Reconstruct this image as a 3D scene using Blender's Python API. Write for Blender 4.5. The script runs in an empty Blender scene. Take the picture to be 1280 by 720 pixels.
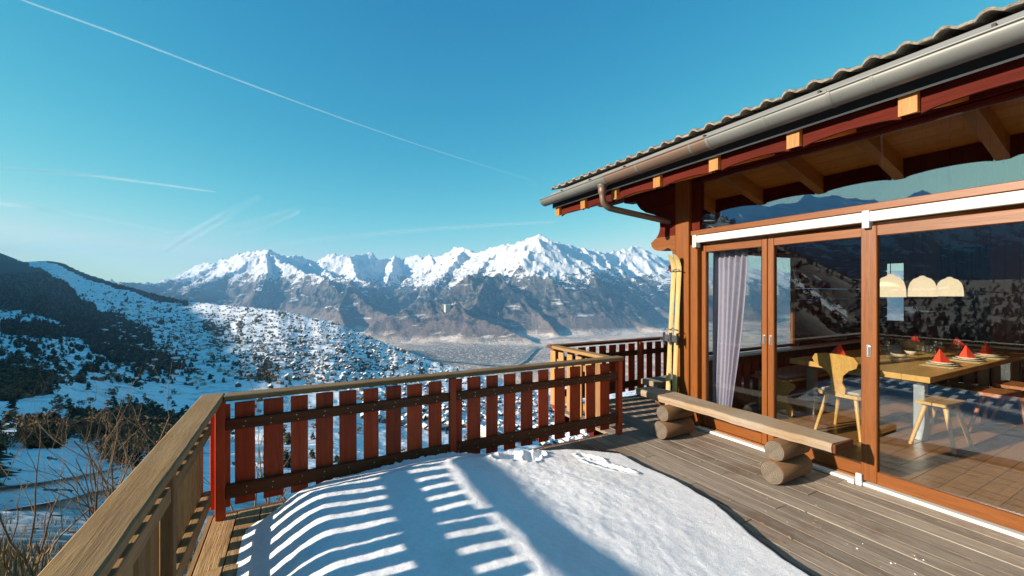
import bpy, math, random
import numpy as np
from mathutils import Vector, Matrix

random.seed(7); np.random.seed(7)
S = bpy.context.scene
COL = S.collection
R = math.radians

# ------------------------------------------------------------------ camera
FPX, CX, HY = 510.0, 640.0, 365.0
YAW = math.atan(270 / 510)
SA, CA = math.sin(YAW), math.cos(YAW)
cd = bpy.data.cameras.new('camera'); cam = bpy.data.objects.new('camera', cd); COL.objects.link(cam)
cam.location = (0, 0, 1.6); cam.rotation_euler = (R(90), 0, -YAW)
cd.sensor_width = 36; cd.lens = FPX / 1280 * 36; cd.shift_y = 5 / 1280
cd.clip_start = .05; cd.clip_end = 90000
S.camera = cam

# ------------------------------------------------------------------ light
SUN_EL, SUN_AZ = R(19), R(-84)          # azimuth measured from +Y towards +X
sun_dir = Vector((math.sin(SUN_AZ) * math.cos(SUN_EL), math.cos(SUN_AZ) * math.cos(SUN_EL), math.sin(SUN_EL)))
sl = bpy.data.lights.new('sun', 'SUN'); sl.energy = 5.0; sl.angle = R(.8); sl.color = (1, .86, .70)
so = bpy.data.objects.new('sun', sl); COL.objects.link(so)
so.rotation_euler = (-sun_dir).to_track_quat('-Z', 'Y').to_euler(); so.location = (-20, 2, 12)
W = bpy.data.worlds.new('World'); S.world = W; W.use_nodes = True
wn = W.node_tree.nodes; wl = W.node_tree.links
bg = wn['Background']; sky = wn.new('ShaderNodeTexSky'); sky.sky_type = 'NISHITA'
sky.sun_disc = False; sky.sun_elevation = SUN_EL; sky.sun_rotation = SUN_AZ
sky.altitude = 1300; sky.air_density = 1.0; sky.dust_density = .35; sky.ozone_density = 1.2
# the clear, slightly cyan winter sky of the photograph: a grade per channel on the sky texture
sp = wn.new('ShaderNodeSeparateColor'); cb_ = wn.new('ShaderNodeCombineColor'); wl.new(sky.outputs[0], sp.inputs[0])
for i_, (gain, pw) in enumerate(((4.2, 2.65), (.555, .98), (.33, .48))):
    m1 = wn.new('ShaderNodeMath'); m1.operation = 'MULTIPLY'; m1.inputs[1].default_value = .12; wl.new(sp.outputs[i_], m1.inputs[0])
    m2 = wn.new('ShaderNodeMath'); m2.operation = 'POWER'; m2.inputs[1].default_value = pw; wl.new(m1.outputs[0], m2.inputs[0])
    m3 = wn.new('ShaderNodeMath'); m3.operation = 'MULTIPLY'; m3.inputs[1].default_value = gain / .12 * (.5 if i_ == 0 else 1); wl.new(m2.outputs[0], m3.inputs[0])
    outs_ = (outs_ if i_ else []) + [m3.outputs[0]]
    if i_: wl.new(m3.outputs[0], cb_.inputs[i_])
m4 = wn.new('ShaderNodeMath'); m4.operation = 'MULTIPLY'; m4.inputs[1].default_value = .80; wl.new(outs_[1], m4.inputs[0])
m5 = wn.new('ShaderNodeMath'); m5.operation = 'MINIMUM'; wl.new(outs_[0], m5.inputs[0]); wl.new(m4.outputs[0], m5.inputs[1]); wl.new(m5.outputs[0], cb_.inputs[0])
wl.new(cb_.outputs[0], bg.inputs[0]); bg.inputs[1].default_value = .12
S.view_settings.view_transform = 'Standard'; S.view_settings.look = 'None'
S.view_settings.exposure = 1.4; S.view_settings.gamma = 1
S.render.engine = 'CYCLES'
S.cycles.max_bounces = 8; S.cycles.transparent_max_bounces = 24; S.cycles.volume_bounces = 0
S.cycles.diffuse_bounces = 3; S.cycles.glossy_bounces = 3

# ------------------------------------------------------------------ helpers
def dirpx(u):
    x = (u - CX) / FPX
    return SA + x * CA, CA - x * SA
def P(u, v, d):
    x, y = dirpx(u)
    return (x * d, y * d, 1.6 + (HY - v) / FPX * d)
def tag(o, label=None, cat=None, group=None, kind=None):
    if label: o['label'] = label
    if cat: o['category'] = cat
    if group: o['group'] = group
    if kind: o['kind'] = kind
    return o
def thing(name, label=None, cat=None, loc=(0, 0, 0), rz=0, group=None, kind=None, parent=None):
    o = bpy.data.objects.new(name, None); COL.objects.link(o); o.location = loc; o.rotation_euler = (0, 0, rz)
    o.empty_display_size = .1
    if parent: o.parent = parent
    return tag(o, label, cat, group, kind)
class MB:
    def __init__(s): s.v = []; s.f = []; s.m = []; s.sm = []
    def add(s, vs, fs, m=0, smooth=False):
        n = len(s.v); s.v += [tuple(p) for p in vs]
        s.f += [tuple(i + n for i in f) for f in fs]; s.m += [m] * len(fs); s.sm += [smooth] * len(fs)
        return s
    def box(s, x0, x1, y0, y1, z0, z1, m=0, b=0.0, T=None):
        if b <= 0:
            vs = [(x, y, z) for z in (z0, z1) for y in (y0, y1) for x in (x0, x1)]
            fs = [(0, 2, 3, 1), (4, 5, 7, 6), (0, 1, 5, 4), (2, 6, 7, 3), (0, 4, 6, 2), (1, 3, 7, 5)]
        else:                                   # chamfered box
            vs = []; fs = []; idx = {}
            X, Y, Z = (x0, x1), (y0, y1), (z0, z1); sg = (1, -1)
            for i in (0, 1):
                for j in (0, 1):
                    for k in (0, 1):
                        for a in range(3):
                            p = [X[i] + sg[i] * b, Y[j] + sg[j] * b, Z[k] + sg[k] * b]
                            p[a] = (X, Y, Z)[a][(i, j, k)[a]]
                            idx[(i, j, k, a)] = len(vs); vs.append(tuple(p))
            def q(a, side):
                o = [(0, 0), (1, 0), (1, 1), (0, 1)]; r = []
                for (m1, m2) in o:
                    t = [0, 0, 0]; t[a] = side; t[(a + 1) % 3] = m1; t[(a + 2) % 3] = m2
                    r.append(idx[(t[0], t[1], t[2], a)])
                return tuple(r if side else r[::-1])
            for a in range(3):
                for sd in (0, 1): fs.append(q(a, sd))
            for a in range(3):
                b1, b2 = (a + 1) % 3, (a + 2) % 3
                for s1 in (0, 1):
                    for s2 in (0, 1):
                        e = []
                        for w in (0, 1):
                            t = [0, 0, 0]; t[a] = w; t[b1] = s1; t[b2] = s2
                            e.append((idx[(*t, b1)], idx[(*t, b2)]))
                        f = (e[0][0], e[0][1], e[1][1], e[1][0])
                        fs.append(f if s1 != s2 else f[::-1])
            for i in (0, 1):
                for j in (0, 1):
                    for k in (0, 1):
                        f = tuple(idx[(i, j, k, a)] for a in range(3))
                        fs.append(f if (i + j + k) % 2 else f[::-1])
        if T is not None: vs = [tuple(T @ Vector(p)) for p in vs]
        return s.add(vs, fs, m)
    def tube(s, pts, rad, n=8, m=0, cap=True, smooth=True):
        pts = [Vector(p) for p in pts]; k = len(pts)
        if not isinstance(rad, (list, tuple)): rad = [rad] * k
        vs = []; up = None
        for i in range(k):
            t = (pts[min(i + 1, k - 1)] - pts[max(i - 1, 0)]).normalized()
            if up is None:
                up = Vector((0, 0, 1)) if abs(t.z) < .9 else Vector((1, 0, 0))
            a = t.cross(up); 
            if a.length < 1e-5: a = t.cross(Vector((.3, 1, .2)))
            a.normalize(); b = a.cross(t).normalized(); up = b
            for j in range(n):
                c = 2 * math.pi * j / n
                vs.append(pts[i] + (a * math.cos(c) + b * math.sin(c)) * rad[i])
        fs = [(i * n + j, i * n + (j + 1) % n, (i + 1) * n + (j + 1) % n, (i + 1) * n + j) for i in range(k - 1) for j in range(n)]
        s.add(vs, fs, m, smooth)
        if cap:
            s.add([vs[j] for j in range(n)], [tuple(range(n - 1, -1, -1))], m)
            s.add([vs[(k - 1) * n + j] for j in range(n)], [tuple(range(n))], m)
        return s
    def prism(s, poly, axis, a0, a1, m=0):      # poly in the other two axes (cyclic order y,z / x,z / x,y)
        n = len(poly)
        def mk(p, a):
            return {'x': (a, p[0], p[1]), 'y': (p[0], a, p[1]), 'z': (p[0], p[1], a)}[axis]
        vs = [mk(p, a0) for p in poly] + [mk(p, a1) for p in poly]
        fs = [tuple(range(n)), tuple(range(2 * n - 1, n - 1, -1))] + [(i, i + n, (i + 1) % n + n, (i + 1) % n) for i in range(n)]
        return s.add(vs, fs, m)
    def lathe(s, prof, c=(0, 0, 0), n=24, m=0):
        vs = [(c[0] + r * math.cos(2 * math.pi * j / n), c[1] + r * math.sin(2 * math.pi * j / n), c[2] + z) for r, z in prof for j in range(n)]
        fs = [(i * n + j, i * n + (j + 1) % n, (i + 1) * n + (j + 1) % n, (i + 1) * n + j) for i in range(len(prof) - 1) for j in range(n)]
        return s.add(vs, fs, m, True)
    def mesh(s, name, mats, off=(0, 0, 0)):
        me = bpy.data.meshes.new(name)
        me.from_pydata([(p[0] - off[0], p[1] - off[1], p[2] - off[2]) for p in s.v], [], s.f)
        for mt in (mats if isinstance(mats, (list, tuple)) else [mats]): me.materials.append(mt)
        me.polygons.foreach_set('material_index', s.m); me.polygons.foreach_set('use_smooth', s.sm)
        me.update(); return me
def wloc(p):
    v = Vector((0, 0, 0))
    while p: v = v + p.location; p = p.parent
    return v
def part(name, mb, mats, parent=None, at=None, label=None):
    """link a mesh given in world coordinates; its origin is put at 'at' (default: middle of its box)"""
    if at is None:
        xs = list(zip(*mb.v)); at = tuple((min(c) + max(c)) / 2 for c in xs)
    o = bpy.data.objects.new(name, mb.mesh(name, mats, at)); COL.objects.link(o)
    if parent: o.parent = parent; o.location = Vector(at) - wloc(parent)
    else: o.location = at
    if label: o['label'] = label
    return o
def piece(name, me, parent, loc, rot=(0, 0, 0), scale=(1, 1, 1)):
    o = bpy.data.objects.new(name, me); COL.objects.link(o)
    o.parent = parent; o.location = Vector(loc) - (wloc(parent) if parent else Vector((0, 0, 0))); o.rotation_euler = rot; o.scale = scale
    return o
def npmesh(name, V, F, mats, midx=None, smooth=True, attrs=None):
    me = bpy.data.meshes.new(name); V = np.asarray(V, np.float32); F = np.asarray(F, np.int32)
    nf, k = F.shape
    me.vertices.add(len(V)); me.vertices.foreach_set('co', V.ravel())
    me.loops.add(nf * k); me.loops.foreach_set('vertex_index', F.ravel())
    me.polygons.add(nf); me.polygons.foreach_set('loop_start', np.arange(0, nf * k, k, dtype=np.int32))
    me.polygons.foreach_set('loop_total', np.full(nf, k, np.int32))
    me.update(calc_edges=True)
    me.polygons.foreach_set('use_smooth', np.full(nf, smooth))
    if midx is not None: me.polygons.foreach_set('material_index', midx.astype(np.int32))
    for mt in (mats if isinstance(mats, (list, tuple)) else [mats]): me.materials.append(mt)
    for k_, a in (attrs or {}).items():
        at = me.attributes.new(k_, 'FLOAT', 'POINT'); at.data.foreach_set('value', np.asarray(a, np.float32))
    o = bpy.data.objects.new(name, me); COL.objects.link(o); return o
def children(o): return [c for c in bpy.data.objects if c.parent == o]
def copy_tree(o, loc=None, rz=None, label=None, par=None, kids=None):
    kids = kids if kids is not None else {}
    c = o.copy(); COL.objects.link(c)
    if par: c.parent = par
    if loc is not None: c.location = loc
    if rz is not None: c.rotation_euler = (0, 0, rz)
    if label: c['label'] = label
    for ch in children(o): copy_tree(ch, par=c)
    return c

# noise
_perm = np.random.RandomState(3).permutation(4096)
_ga = np.random.RandomState(4).rand(4096) * 2 * np.pi
def pn(x, y):
    xi = np.floor(x).astype(np.int64); yi = np.floor(y).astype(np.int64); xf = x - xi; yf = y - yi
    def g(i, j, a, b):
        h = _perm[(_perm[i & 4095] + j) & 4095]; t = _ga[h]; return np.cos(t) * a + np.sin(t) * b
    u = xf ** 3 * (xf * (xf * 6 - 15) + 10); v = yf ** 3 * (yf * (yf * 6 - 15) + 10)
    a = g(xi, yi, xf, yf); b = g(xi + 1, yi, xf - 1, yf); c = g(xi, yi + 1, xf, yf - 1); d = g(xi + 1, yi + 1, xf - 1, yf - 1)
    return (a + u * (b - a)) + v * ((c + u * (d - c)) - (a + u * (b - a)))
def fbm(x, y, o=5, lac=2.03, gain=.5):
    s = 0; a = 1.0
    for i in range(o): s = s + a * pn(x + 17.3 * i, y - 9.1 * i); x = x * lac; y = y * lac; a *= gain
    return s
def ridged(x, y, o=6, gain=.5):
    s = 0; a = 1.0; w = 1.0
    for i in range(o):
        n = 1 - np.abs(pn(x + 31.7 * i, y + 5.3 * i)) * 2.2; n = np.clip(n, 0, 1) ** 2 * w
        s = s + a * n; w = np.clip(n * 1.6, 0, 1); x = x * 2.07; y = y * 2.07; a *= gain
    return s
def sstep(a, b, x):
    t = np.clip((x - a) / (b - a), 0, 1); return t * t * (3 - 2 * t)

# ------------------------------------------------------------------ materials
def mat(name):
    m = bpy.data.materials.new(name); m.use_nodes = True
    return m, m.node_tree.nodes, m.node_tree.links, m.node_tree.nodes['Principled BSDF']
def ramp(n, stops):
    r = n.new('ShaderNodeValToRGB'); e = r.color_ramp.elements
    while len(e) < len(stops): e.new(.5)
    for i, (p, c) in enumerate(stops): e[i].position = p; e[i].color = (*c, 1)
    return r
def mixc(n, l, fac, a, b, mode='MIX'):
    x = n.new('ShaderNodeMix'); x.data_type = 'RGBA'; x.blend_type = mode
    for s_, val in ((x.inputs[0], fac), (x.inputs[6], a), (x.inputs[7], b)):
        if hasattr(val, 'links') or hasattr(val, 'is_linked'): l.new(val, s_)
        elif isinstance(val, tuple): s_.default_value = (*val, 1)
        else: s_.default_value = val
    return x.outputs[2]
def math_(n, l, op, a, b=0.0, c=None):
    x = n.new('ShaderNodeMath'); x.operation = op
    for i, val in enumerate((a, b) if c is None else (a, b, c)):
        if hasattr(val, 'is_linked'): l.new(val, x.inputs[i])
        else: x.inputs[i].default_value = val
    return x.outputs[0]
def noise(n, l, vec, scale, detail=4, rough=.55, dist=0):
    t = n.new('ShaderNodeTexNoise'); t.inputs['Scale'].default_value = scale; t.inputs['Detail'].default_value = detail
    t.inputs['Roughness'].default_value = rough; t.inputs['Distortion'].default_value = dist
    if vec is not None: l.new(vec, t.inputs['Vector'])
    return t.outputs['Fac']
def ocoord(n, l, scale=(1, 1, 1), rnd=True):
    tc = n.new('ShaderNodeTexCoord'); mp = n.new('ShaderNodeMapping'); mp.inputs['Scale'].default_value = scale
    src = tc.outputs['Object']
    if rnd:
        oi = n.new('ShaderNodeObjectInfo'); ad = n.new('ShaderNodeVectorMath'); ad.operation = 'MULTIPLY_ADD'
        l.new(oi.outputs['Random'], ad.inputs[0]); ad.inputs[1].default_value = (37, 53, 29)
        l.new(src, ad.inputs[2]); src = ad.outputs[0]
    l.new(src, mp.inputs[0]); return mp.outputs[0]
def wood(name, c1, c2, axis='y', grey=None, gw=.5, rough=.6, bump=.25, vary=.25, knots=False, spec=.35, fine=60):
    m, n, l, b = mat(name)
    sc = {'x': (.06, 1, 1), 'y': (1, .06, 1), 'z': (1, 1, .06)}[axis]
    v = ocoord(n, l, sc)
    f1 = noise(n, l, v, 22, 6, .65, .6); f2 = noise(n, l, v, fine * 2.2, 3, .7)
    v2 = ocoord(n, l, (1, 1, 1)); f3 = noise(n, l, v2, 2.6, 4, .6)
    r = ramp(n, [(.3, c1), (.7, c2)]); l.new(f1, r.inputs[0]); c = r.outputs[0]
    rl = ramp(n, [(.30, (.45, .42, .4)), (.5, (1, 1, 1))]); l.new(f2, rl.inputs[0])
    c = mixc(n, l, .55, c, rl.outputs[0], 'MULTIPLY')
    if grey:
        rg = ramp(n, [(.5 - gw * .3, (0, 0, 0)), (.5 + .25, (1, 1, 1))]); l.new(f3, rg.inputs[0])
        c = mixc(n, l, math_(n, l, 'MULTIPLY', rg.outputs[0], gw), c, grey)
    if knots:
        vo = n.new('ShaderNodeTexVoronoi'); vo.inputs['Scale'].default_value = 3.2; l.new(ocoord(n, l, {'x': (.5, 1.4, 1.4), 'y': (1.4, .5, 1.4), 'z': (1.4, 1.4, .5)}[axis]), vo.inputs['Vector'])
        rk = ramp(n, [(.03, (.25, .13, .06)), (.08, (1, 1, 1))]); l.new(vo.outputs['Distance'], rk.inputs[0])
        c = mixc(n, l, .8, c, rk.outputs[0], 'MULTIPLY')
    oi = n.new('ShaderNodeObjectInfo'); hsn = n.new('ShaderNodeHueSaturation')
    l.new(math_(n, l, 'MULTIPLY_ADD', oi.outputs['Random'], vary, 1 - vary / 2), hsn.inputs['Value'])
    l.new(c, hsn.inputs['Color']); l.new(hsn.outputs[0], b.inputs['Base Color'])
    b.inputs['Roughness'].default_value = rough; b.inputs['Specular IOR Level'].default_value = spec
    bp = n.new('ShaderNodeBump'); bp.inputs['Strength'].default_value = bump; bp.inputs['Distance'].default_value = .01
    l.new(math_(n, l, 'ADD', f1, math_(n, l, 'MULTIPLY', f2, .5)), bp.inputs['Height']); l.new(bp.outputs[0], b.inputs['Normal'])
    return m
def plain(name, c, rough=.5, metal=0, var=.12, scale=12, bump=0, spec=.5, noisec=None):
    m, n, l, b = mat(name); v = ocoord(n, l)
    f = noise(n, l, v, scale, 5, .6)
    r = ramp(n, [(.3, tuple(x * (1 - var) for x in c)), (.7, noisec or tuple(min(1, x * (1 + var)) for x in c))]); l.new(f, r.inputs[0])
    l.new(r.outputs[0], b.inputs['Base Color']); b.inputs['Roughness'].default_value = rough; b.inputs['Metallic'].default_value = metal
    b.inputs['Specular IOR Level'].default_value = spec
    if bump:
        bp = n.new('ShaderNodeBump'); bp.inputs['Strength'].default_value = bump; bp.inputs['Distance'].default_value = .01
        l.new(noise(n, l, v, scale * 4, 5, .7), bp.inputs['Height']); l.new(bp.outputs[0], b.inputs['Normal'])
    return m
M = {}
for ax in 'xyz':
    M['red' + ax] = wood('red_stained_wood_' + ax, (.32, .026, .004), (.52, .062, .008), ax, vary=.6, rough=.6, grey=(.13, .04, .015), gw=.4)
    M['hon' + ax] = wood('honey_larch_' + ax, (.125, .036, .005), (.185, .058, .008), ax, vary=.12, rough=.42, bump=.12)
    M['drk' + ax] = wood('dark_red_beam_' + ax, (.050, .006, .003), (.090, .010, .004), ax, vary=.25, rough=.8, spec=.12)
    M['pine' + ax] = wood('pale_pine_' + ax, (.42, .24, .065), (.52, .32, .10), ax, vary=.1, rough=.4, bump=.06, knots=True)
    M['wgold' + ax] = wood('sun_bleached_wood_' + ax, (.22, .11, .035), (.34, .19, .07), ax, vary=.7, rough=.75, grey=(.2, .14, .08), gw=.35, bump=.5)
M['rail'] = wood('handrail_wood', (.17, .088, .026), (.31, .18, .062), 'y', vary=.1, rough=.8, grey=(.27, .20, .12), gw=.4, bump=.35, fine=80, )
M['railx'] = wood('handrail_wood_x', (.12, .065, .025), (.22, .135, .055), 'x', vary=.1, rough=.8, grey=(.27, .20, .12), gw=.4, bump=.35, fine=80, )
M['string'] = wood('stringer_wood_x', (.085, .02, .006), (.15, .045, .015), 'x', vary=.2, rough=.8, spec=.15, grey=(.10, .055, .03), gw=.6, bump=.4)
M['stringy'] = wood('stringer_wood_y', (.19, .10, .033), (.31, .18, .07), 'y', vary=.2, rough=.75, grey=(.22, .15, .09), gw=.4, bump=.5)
M['bench'] = wood('weathered_bench_wood', (.18, .11, .05), (.29, .20, .11), 'y', vary=.1, rough=.85, grey=(.27, .23, .19), gw=.8, bump=.6)
M['log'] = wood('log_bark_wood', (.11, .048, .016), (.20, .092, .032), 'x', vary=.2, rough=.8, grey=(.17, .12, .08), gw=.5, bump=.5)
M['int'] = wood('interior_dark_panelling', (.07, .016, .007), (.12, .03, .011), 'z', vary=.3, rough=.45)
M['soffx'] = wood('rafter_larch', (.60, .17, .02), (.76, .25, .035), 'x', vary=.15, rough=.5)
M['ceil'] = wood('ceiling_boards', (.74, .21, .022), (.88, .31, .045), 'y', vary=.2, rough=.45, bump=.1)
M['floor'] = wood('floor_boards', (.22, .10, .032), (.32, .16, .055), 'x', vary=.2, rough=.35, bump=.08)

def deck_mat():
    m, n, l, b = mat('weathered_deck_boards')
    v = ocoord(n, l, (1, .05, 1)); f1 = noise(n, l, v, 26, 7, .7, .5); f2 = noise(n, l, v, 140, 3, .7)
    r = ramp(n, [(.28, (.145, .110, .085)), (.5, (.25, .206, .163)), (.72, (.345, .295, .24))]); l.new(f1, r.inputs[0]); c = r.outputs[0]
    rl = ramp(n, [(.3, (.4, .36, .33)), (.5, (1, 1, 1))]); l.new(f2, rl.inputs[0]); c = mixc(n, l, .6, c, rl.outputs[0], 'MULTIPLY')
    geo = n.new('ShaderNodeNewGeometry')
    # golden tint along the outer edge, damp reddish stains near the doors
    f3 = noise(n, l, geo.outputs['Position'], 1.3, 5, .65, .8)
    rs = ramp(n, [(.50, (0, 0, 0)), (.64, (1, 1, 1))]); l.new(f3, rs.inputs[0])
    c = mixc(n, l, math_(n, l, 'MULTIPLY', rs.outputs[0], .6), c, (.13, .075, .05))
    f4 = noise(n, l, geo.outputs['Position'], 26, 5, .8, 1)
    rd = ramp(n, [(.66, (0, 0, 0)), (.71, (1, 1, 1))]); l.new(f4, rd.inputs[0])
    mk = ramp(n, [(.46, (0, 0, 0)), (.6, (1, 1, 1))]); l.new(noise(n, l, geo.outputs['Position'], 1.9, 3), mk.inputs[0])
    c = mixc(n, l, math_(n, l, 'MULTIPLY', rd.outputs[0], mk.outputs[0]), c, (.05, .03, .02))
    oi = n.new('ShaderNodeObjectInfo'); h = n.new('ShaderNodeHueSaturation')
    l.new(math_(n, l, 'MULTIPLY_ADD', oi.outputs['Random'], .36, .82), h.inputs['Value']); l.new(c, h.inputs['Color'])
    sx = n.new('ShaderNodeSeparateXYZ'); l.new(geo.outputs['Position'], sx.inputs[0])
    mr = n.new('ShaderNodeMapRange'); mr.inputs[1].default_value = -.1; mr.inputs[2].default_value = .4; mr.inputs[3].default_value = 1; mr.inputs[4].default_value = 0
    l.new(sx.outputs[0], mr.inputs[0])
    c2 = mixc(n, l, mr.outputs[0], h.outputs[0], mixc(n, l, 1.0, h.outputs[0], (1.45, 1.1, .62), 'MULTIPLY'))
    l.new(c2, b.inputs['Base Color']); b.inputs['Roughness'].default_value = .78; b.inputs['Specular IOR Level'].default_value = .3
    bp = n.new('ShaderNodeBump'); bp.inputs['Strength'].default_value = .6; bp.inputs['Distance'].default_value = .008
    l.new(math_(n, l, 'ADD', f1, f2), bp.inputs['Height']); l.new(bp.outputs[0], b.inputs['Normal'])
    return m
M['deck'] = deck_mat()
def logend_mat():
    m, n, l, b = mat('log_end_grain')
    tc = n.new('ShaderNodeTexCoord'); mp = n.new('ShaderNodeMapping'); l.new(tc.outputs['Object'], mp.inputs[0])
    w = n.new('ShaderNodeTexWave'); w.wave_type = 'RINGS'; w.rings_direction = 'X'; w.inputs['Scale'].default_value = 28
    w.inputs['Distortion'].default_value = 2.2; w.inputs['Detail'].default_value = 3; l.new(mp.outputs[0], w.inputs['Vector'])
    r = ramp(n, [(.3, (.055, .042, .03)), (.6, (.17, .14, .105))]); l.new(w.outputs['Fac'], r.inputs[0])
    f = noise(n, l, tc.outputs['Object'], 14, 5, .7); r2 = ramp(n, [(.35, (.55, .52, .5)), (.6, (1, 1, 1))]); l.new(f, r2.inputs[0])
    l.new(mixc(n, l, .7, r.outputs[0], r2.outputs[0], 'MULTIPLY'), b.inputs['Base Color']); b.inputs['Roughness'].default_value = .9
    return m
M['logend'] = logend_mat()
M['zinc'] = plain('zinc_gutter_sheet', (.15, .16, .155), .5, .3, .10, 3, noisec=(.18, .185, .175))
M['zinc_brown'] = plain('tarnished_gutter_sheet', (.15, .10, .075), .5, .3, .12, 3)
M['flash'] = plain('eave_flashing', (.25, .26, .26), .5, .3, .10, 4)
M['black'] = plain('plain_black', (.016, .016, .018), .7)
M['white'] = plain('white_lacquered_metal', (.56, .55, .52), .4, 0, .04)
M['steel'] = plain('brushed_steel', (.55, .55, .55), .3, .9, .08)
M['tblsteel'] = plain('grey_metal_leg', (.30, .34, .36), .35, .6, .08)
M['tile'] = plain('concrete_roof_tile', (.17, .145, .12), .95, 0, .45, 30, bump=.9, noisec=(.33, .29, .24))
M['curtain'] = plain('grey_violet_curtain', (.27, .26, .35), .9, 0, .06, 30)
M['dcurtain'] = plain('dark_curtain', (.03, .03, .05), .9, 0, .1, 30)
M['cushion'] = plain('grey_felt_cushion', (.30, .29, .28), .95, 0, .1, 60)
M['plate'] = plain('cream_plate', (.70, .66, .55), .25, 0, .03)
M['mat_'] = plain('straw_placemat', (.55, .45, .22), .9, 0, .2, 80)
M['napkin'] = plain('red_napkin', (.75, .05, .02), .85, 0, .08)
M['lamp'] = plain('cream_lamp_shade', (.80, .62, .30), .5, 0, .05)
M['lamp'].node_tree.nodes['Principled BSDF'].inputs['Emission Color'].default_value = (1, .80, .50, 1); M['lamp'].node_tree.nodes['Principled BSDF'].inputs['Emission Strength'].default_value = .40
M['redlamp'] = plain('red_lamp_shade', (.35, .02, .02), .6, 0, .05)
M['ski'] = wood('varnished_ski_wood', (.36, .26, .10), (.46, .35, .16), 'z', vary=.05, rough=.3, bump=.04)
M['skib'] = plain('ski_binding_metal', (.08, .085, .10), .4, .6)
M['chairbr'] = wood('brown_chair_wood', (.26, .095, .035), (.38, .15, .05), 'z', vary=.1, rough=.4)
M['picture'] = plain('picture_print', (.10, .11, .16), .5, 0, .5, 9)
def glass_mat(name, tint=(.95, .96, .95), ior=1.75, coat=(.86, .94, 1)):
    m = bpy.data.materials.new(name); m.use_nodes = True; n = m.node_tree.nodes; l = m.node_tree.links; n.clear()
    o = n.new('ShaderNodeOutputMaterial'); t = n.new('ShaderNodeBsdfTransparent'); g = n.new('ShaderNodeBsdfGlossy')
    t.inputs[0].default_value = (*tint, 1); g.inputs['Roughness'].default_value = .0; g.inputs[0].default_value = (*coat, 1)
    f = n.new('ShaderNodeFresnel'); ge = n.new('ShaderNodeNewGeometry')
    # the same reflectance on both faces of the pane (light passes straight through, so no total reflection inside)
    l.new(math_(n, l, 'MULTIPLY_ADD', ge.outputs['Backfacing'], 1 / ior - ior, ior), f.inputs[0])
    ns = noise(n, l, ge.outputs['Position'], 1.2, 2)
    bp = n.new('ShaderNodeBump'); bp.inputs['Strength'].default_value = .04; bp.inputs['Distance'].default_value = .01; l.new(ns, bp.inputs['Height']); l.new(bp.outputs[0], g.inputs['Normal'])
    mx = n.new('ShaderNodeMixShader'); l.new(f.outputs[0], mx.inputs[0]); l.new(t.outputs[0], mx.inputs[1]); l.new(g.outputs[0], mx.inputs[2])
    l.new(mx.outputs[0], o.inputs[0]); return m
M['glass'] = glass_mat('window_glass')
M['glass_up'] = glass_mat('upper_window_glass', (.93, .93, .93), 3.0, (.62, .84, 1))
M['wineglass'] = glass_mat('drinking_glass', (.90, .93, .94), 2.0)
def snow_mat():
    m, n, l, b = mat('deck_snow'); ge = n.new('ShaderNodeNewGeometry')
    f = noise(n, l, ge.outputs['Position'], 40, 6, .75); r = ramp(n, [(.3, (.74, .75, .78)), (.65, (.88, .88, .89))]); l.new(f, r.inputs[0])
    fd = noise(n, l, ge.outputs['Position'], 1.6, 5, .7); rr = ramp(n, [(.52, (1, 1, 1)), (.75, (.88, .86, .84))]); l.new(fd, rr.inputs[0])
    l.new(mixc(n, l, 1.0, r.outputs[0], rr.outputs[0], 'MULTIPLY'), b.inputs['Base Color'])
    b.inputs['Roughness'].default_value = .8; b.inputs['Specular IOR Level'].default_value = .25
    b.inputs['Subsurface Weight'].default_value = .25; b.inputs['Subsurface Radius'].default_value = (.02, .03, .04); b.inputs['Subsurface Scale'].default_value = .5
    bp = n.new('ShaderNodeBump'); bp.inputs['Strength'].default_value = .55; bp.inputs['Distance'].default_value = .012
    l.new(math_(n, l, 'ADD', noise(n, l, ge.outputs['Position'], 150, 4, .8), noise(n, l, ge.outputs['Position'], 32, 4, .7)), bp.inputs['Height']); l.new(bp.outputs[0], b.inputs['Normal'])
    return m
M['snow'] = snow_mat()
M['farsnow'] = plain('settled_snow', (.80, .82, .86), .9, 0, .04, .4, spec=.1)

# ================================================================== TERRAIN
# near slope: for each azimuth a sky-line (tangent, distance) and a bowl-shaped profile towards it
sk_px = [(-40, 312, 3300), (0, 315, 3200), (30, 318, 3100), (60, 322, 3000), (75, 327, 2950), (95, 337, 2850), (110, 343, 2750), (150, 356, 2600), (200, 370, 2450), (240, 378, 2350),
         (262, 379, 2280), (300, 383, 2200), (350, 388, 2100), (400, 397, 2000), (430, 407, 1900), (460, 420, 1800), (500, 436, 1650), (540, 450, 1500), (580, 461, 1400), (640, 480, 1250),
         (700, 500, 1100), (800, 520, 900), (900, 520, 800)]
AZ = []; TN = []; RS = []
for u, v, d in sk_px:
    x = (u - CX) / FPX; h = math.hypot(1, x); AZ.append(math.atan2(*dirpx(u))); TN.append((HY - v) / FPX / h); RS.append(d * h)
AZ = [R(-180), R(-120), R(-90), R(-70), R(-50), R(-36)] + AZ + [R(75), R(120), R(180)]
TN = [.10, .06, .02, .02, .075, .095] + TN + [-.1, .0, .10]
RS = [1500, 1500, 2000, 2600, 3300, 4000] + RS + [700, 900, 1500]
gs = [0, .163, .326, .45, .573, .697, .82, 1.0]; gv = [1, .895, .717, .573, .456, .347, .233, 0]
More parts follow.
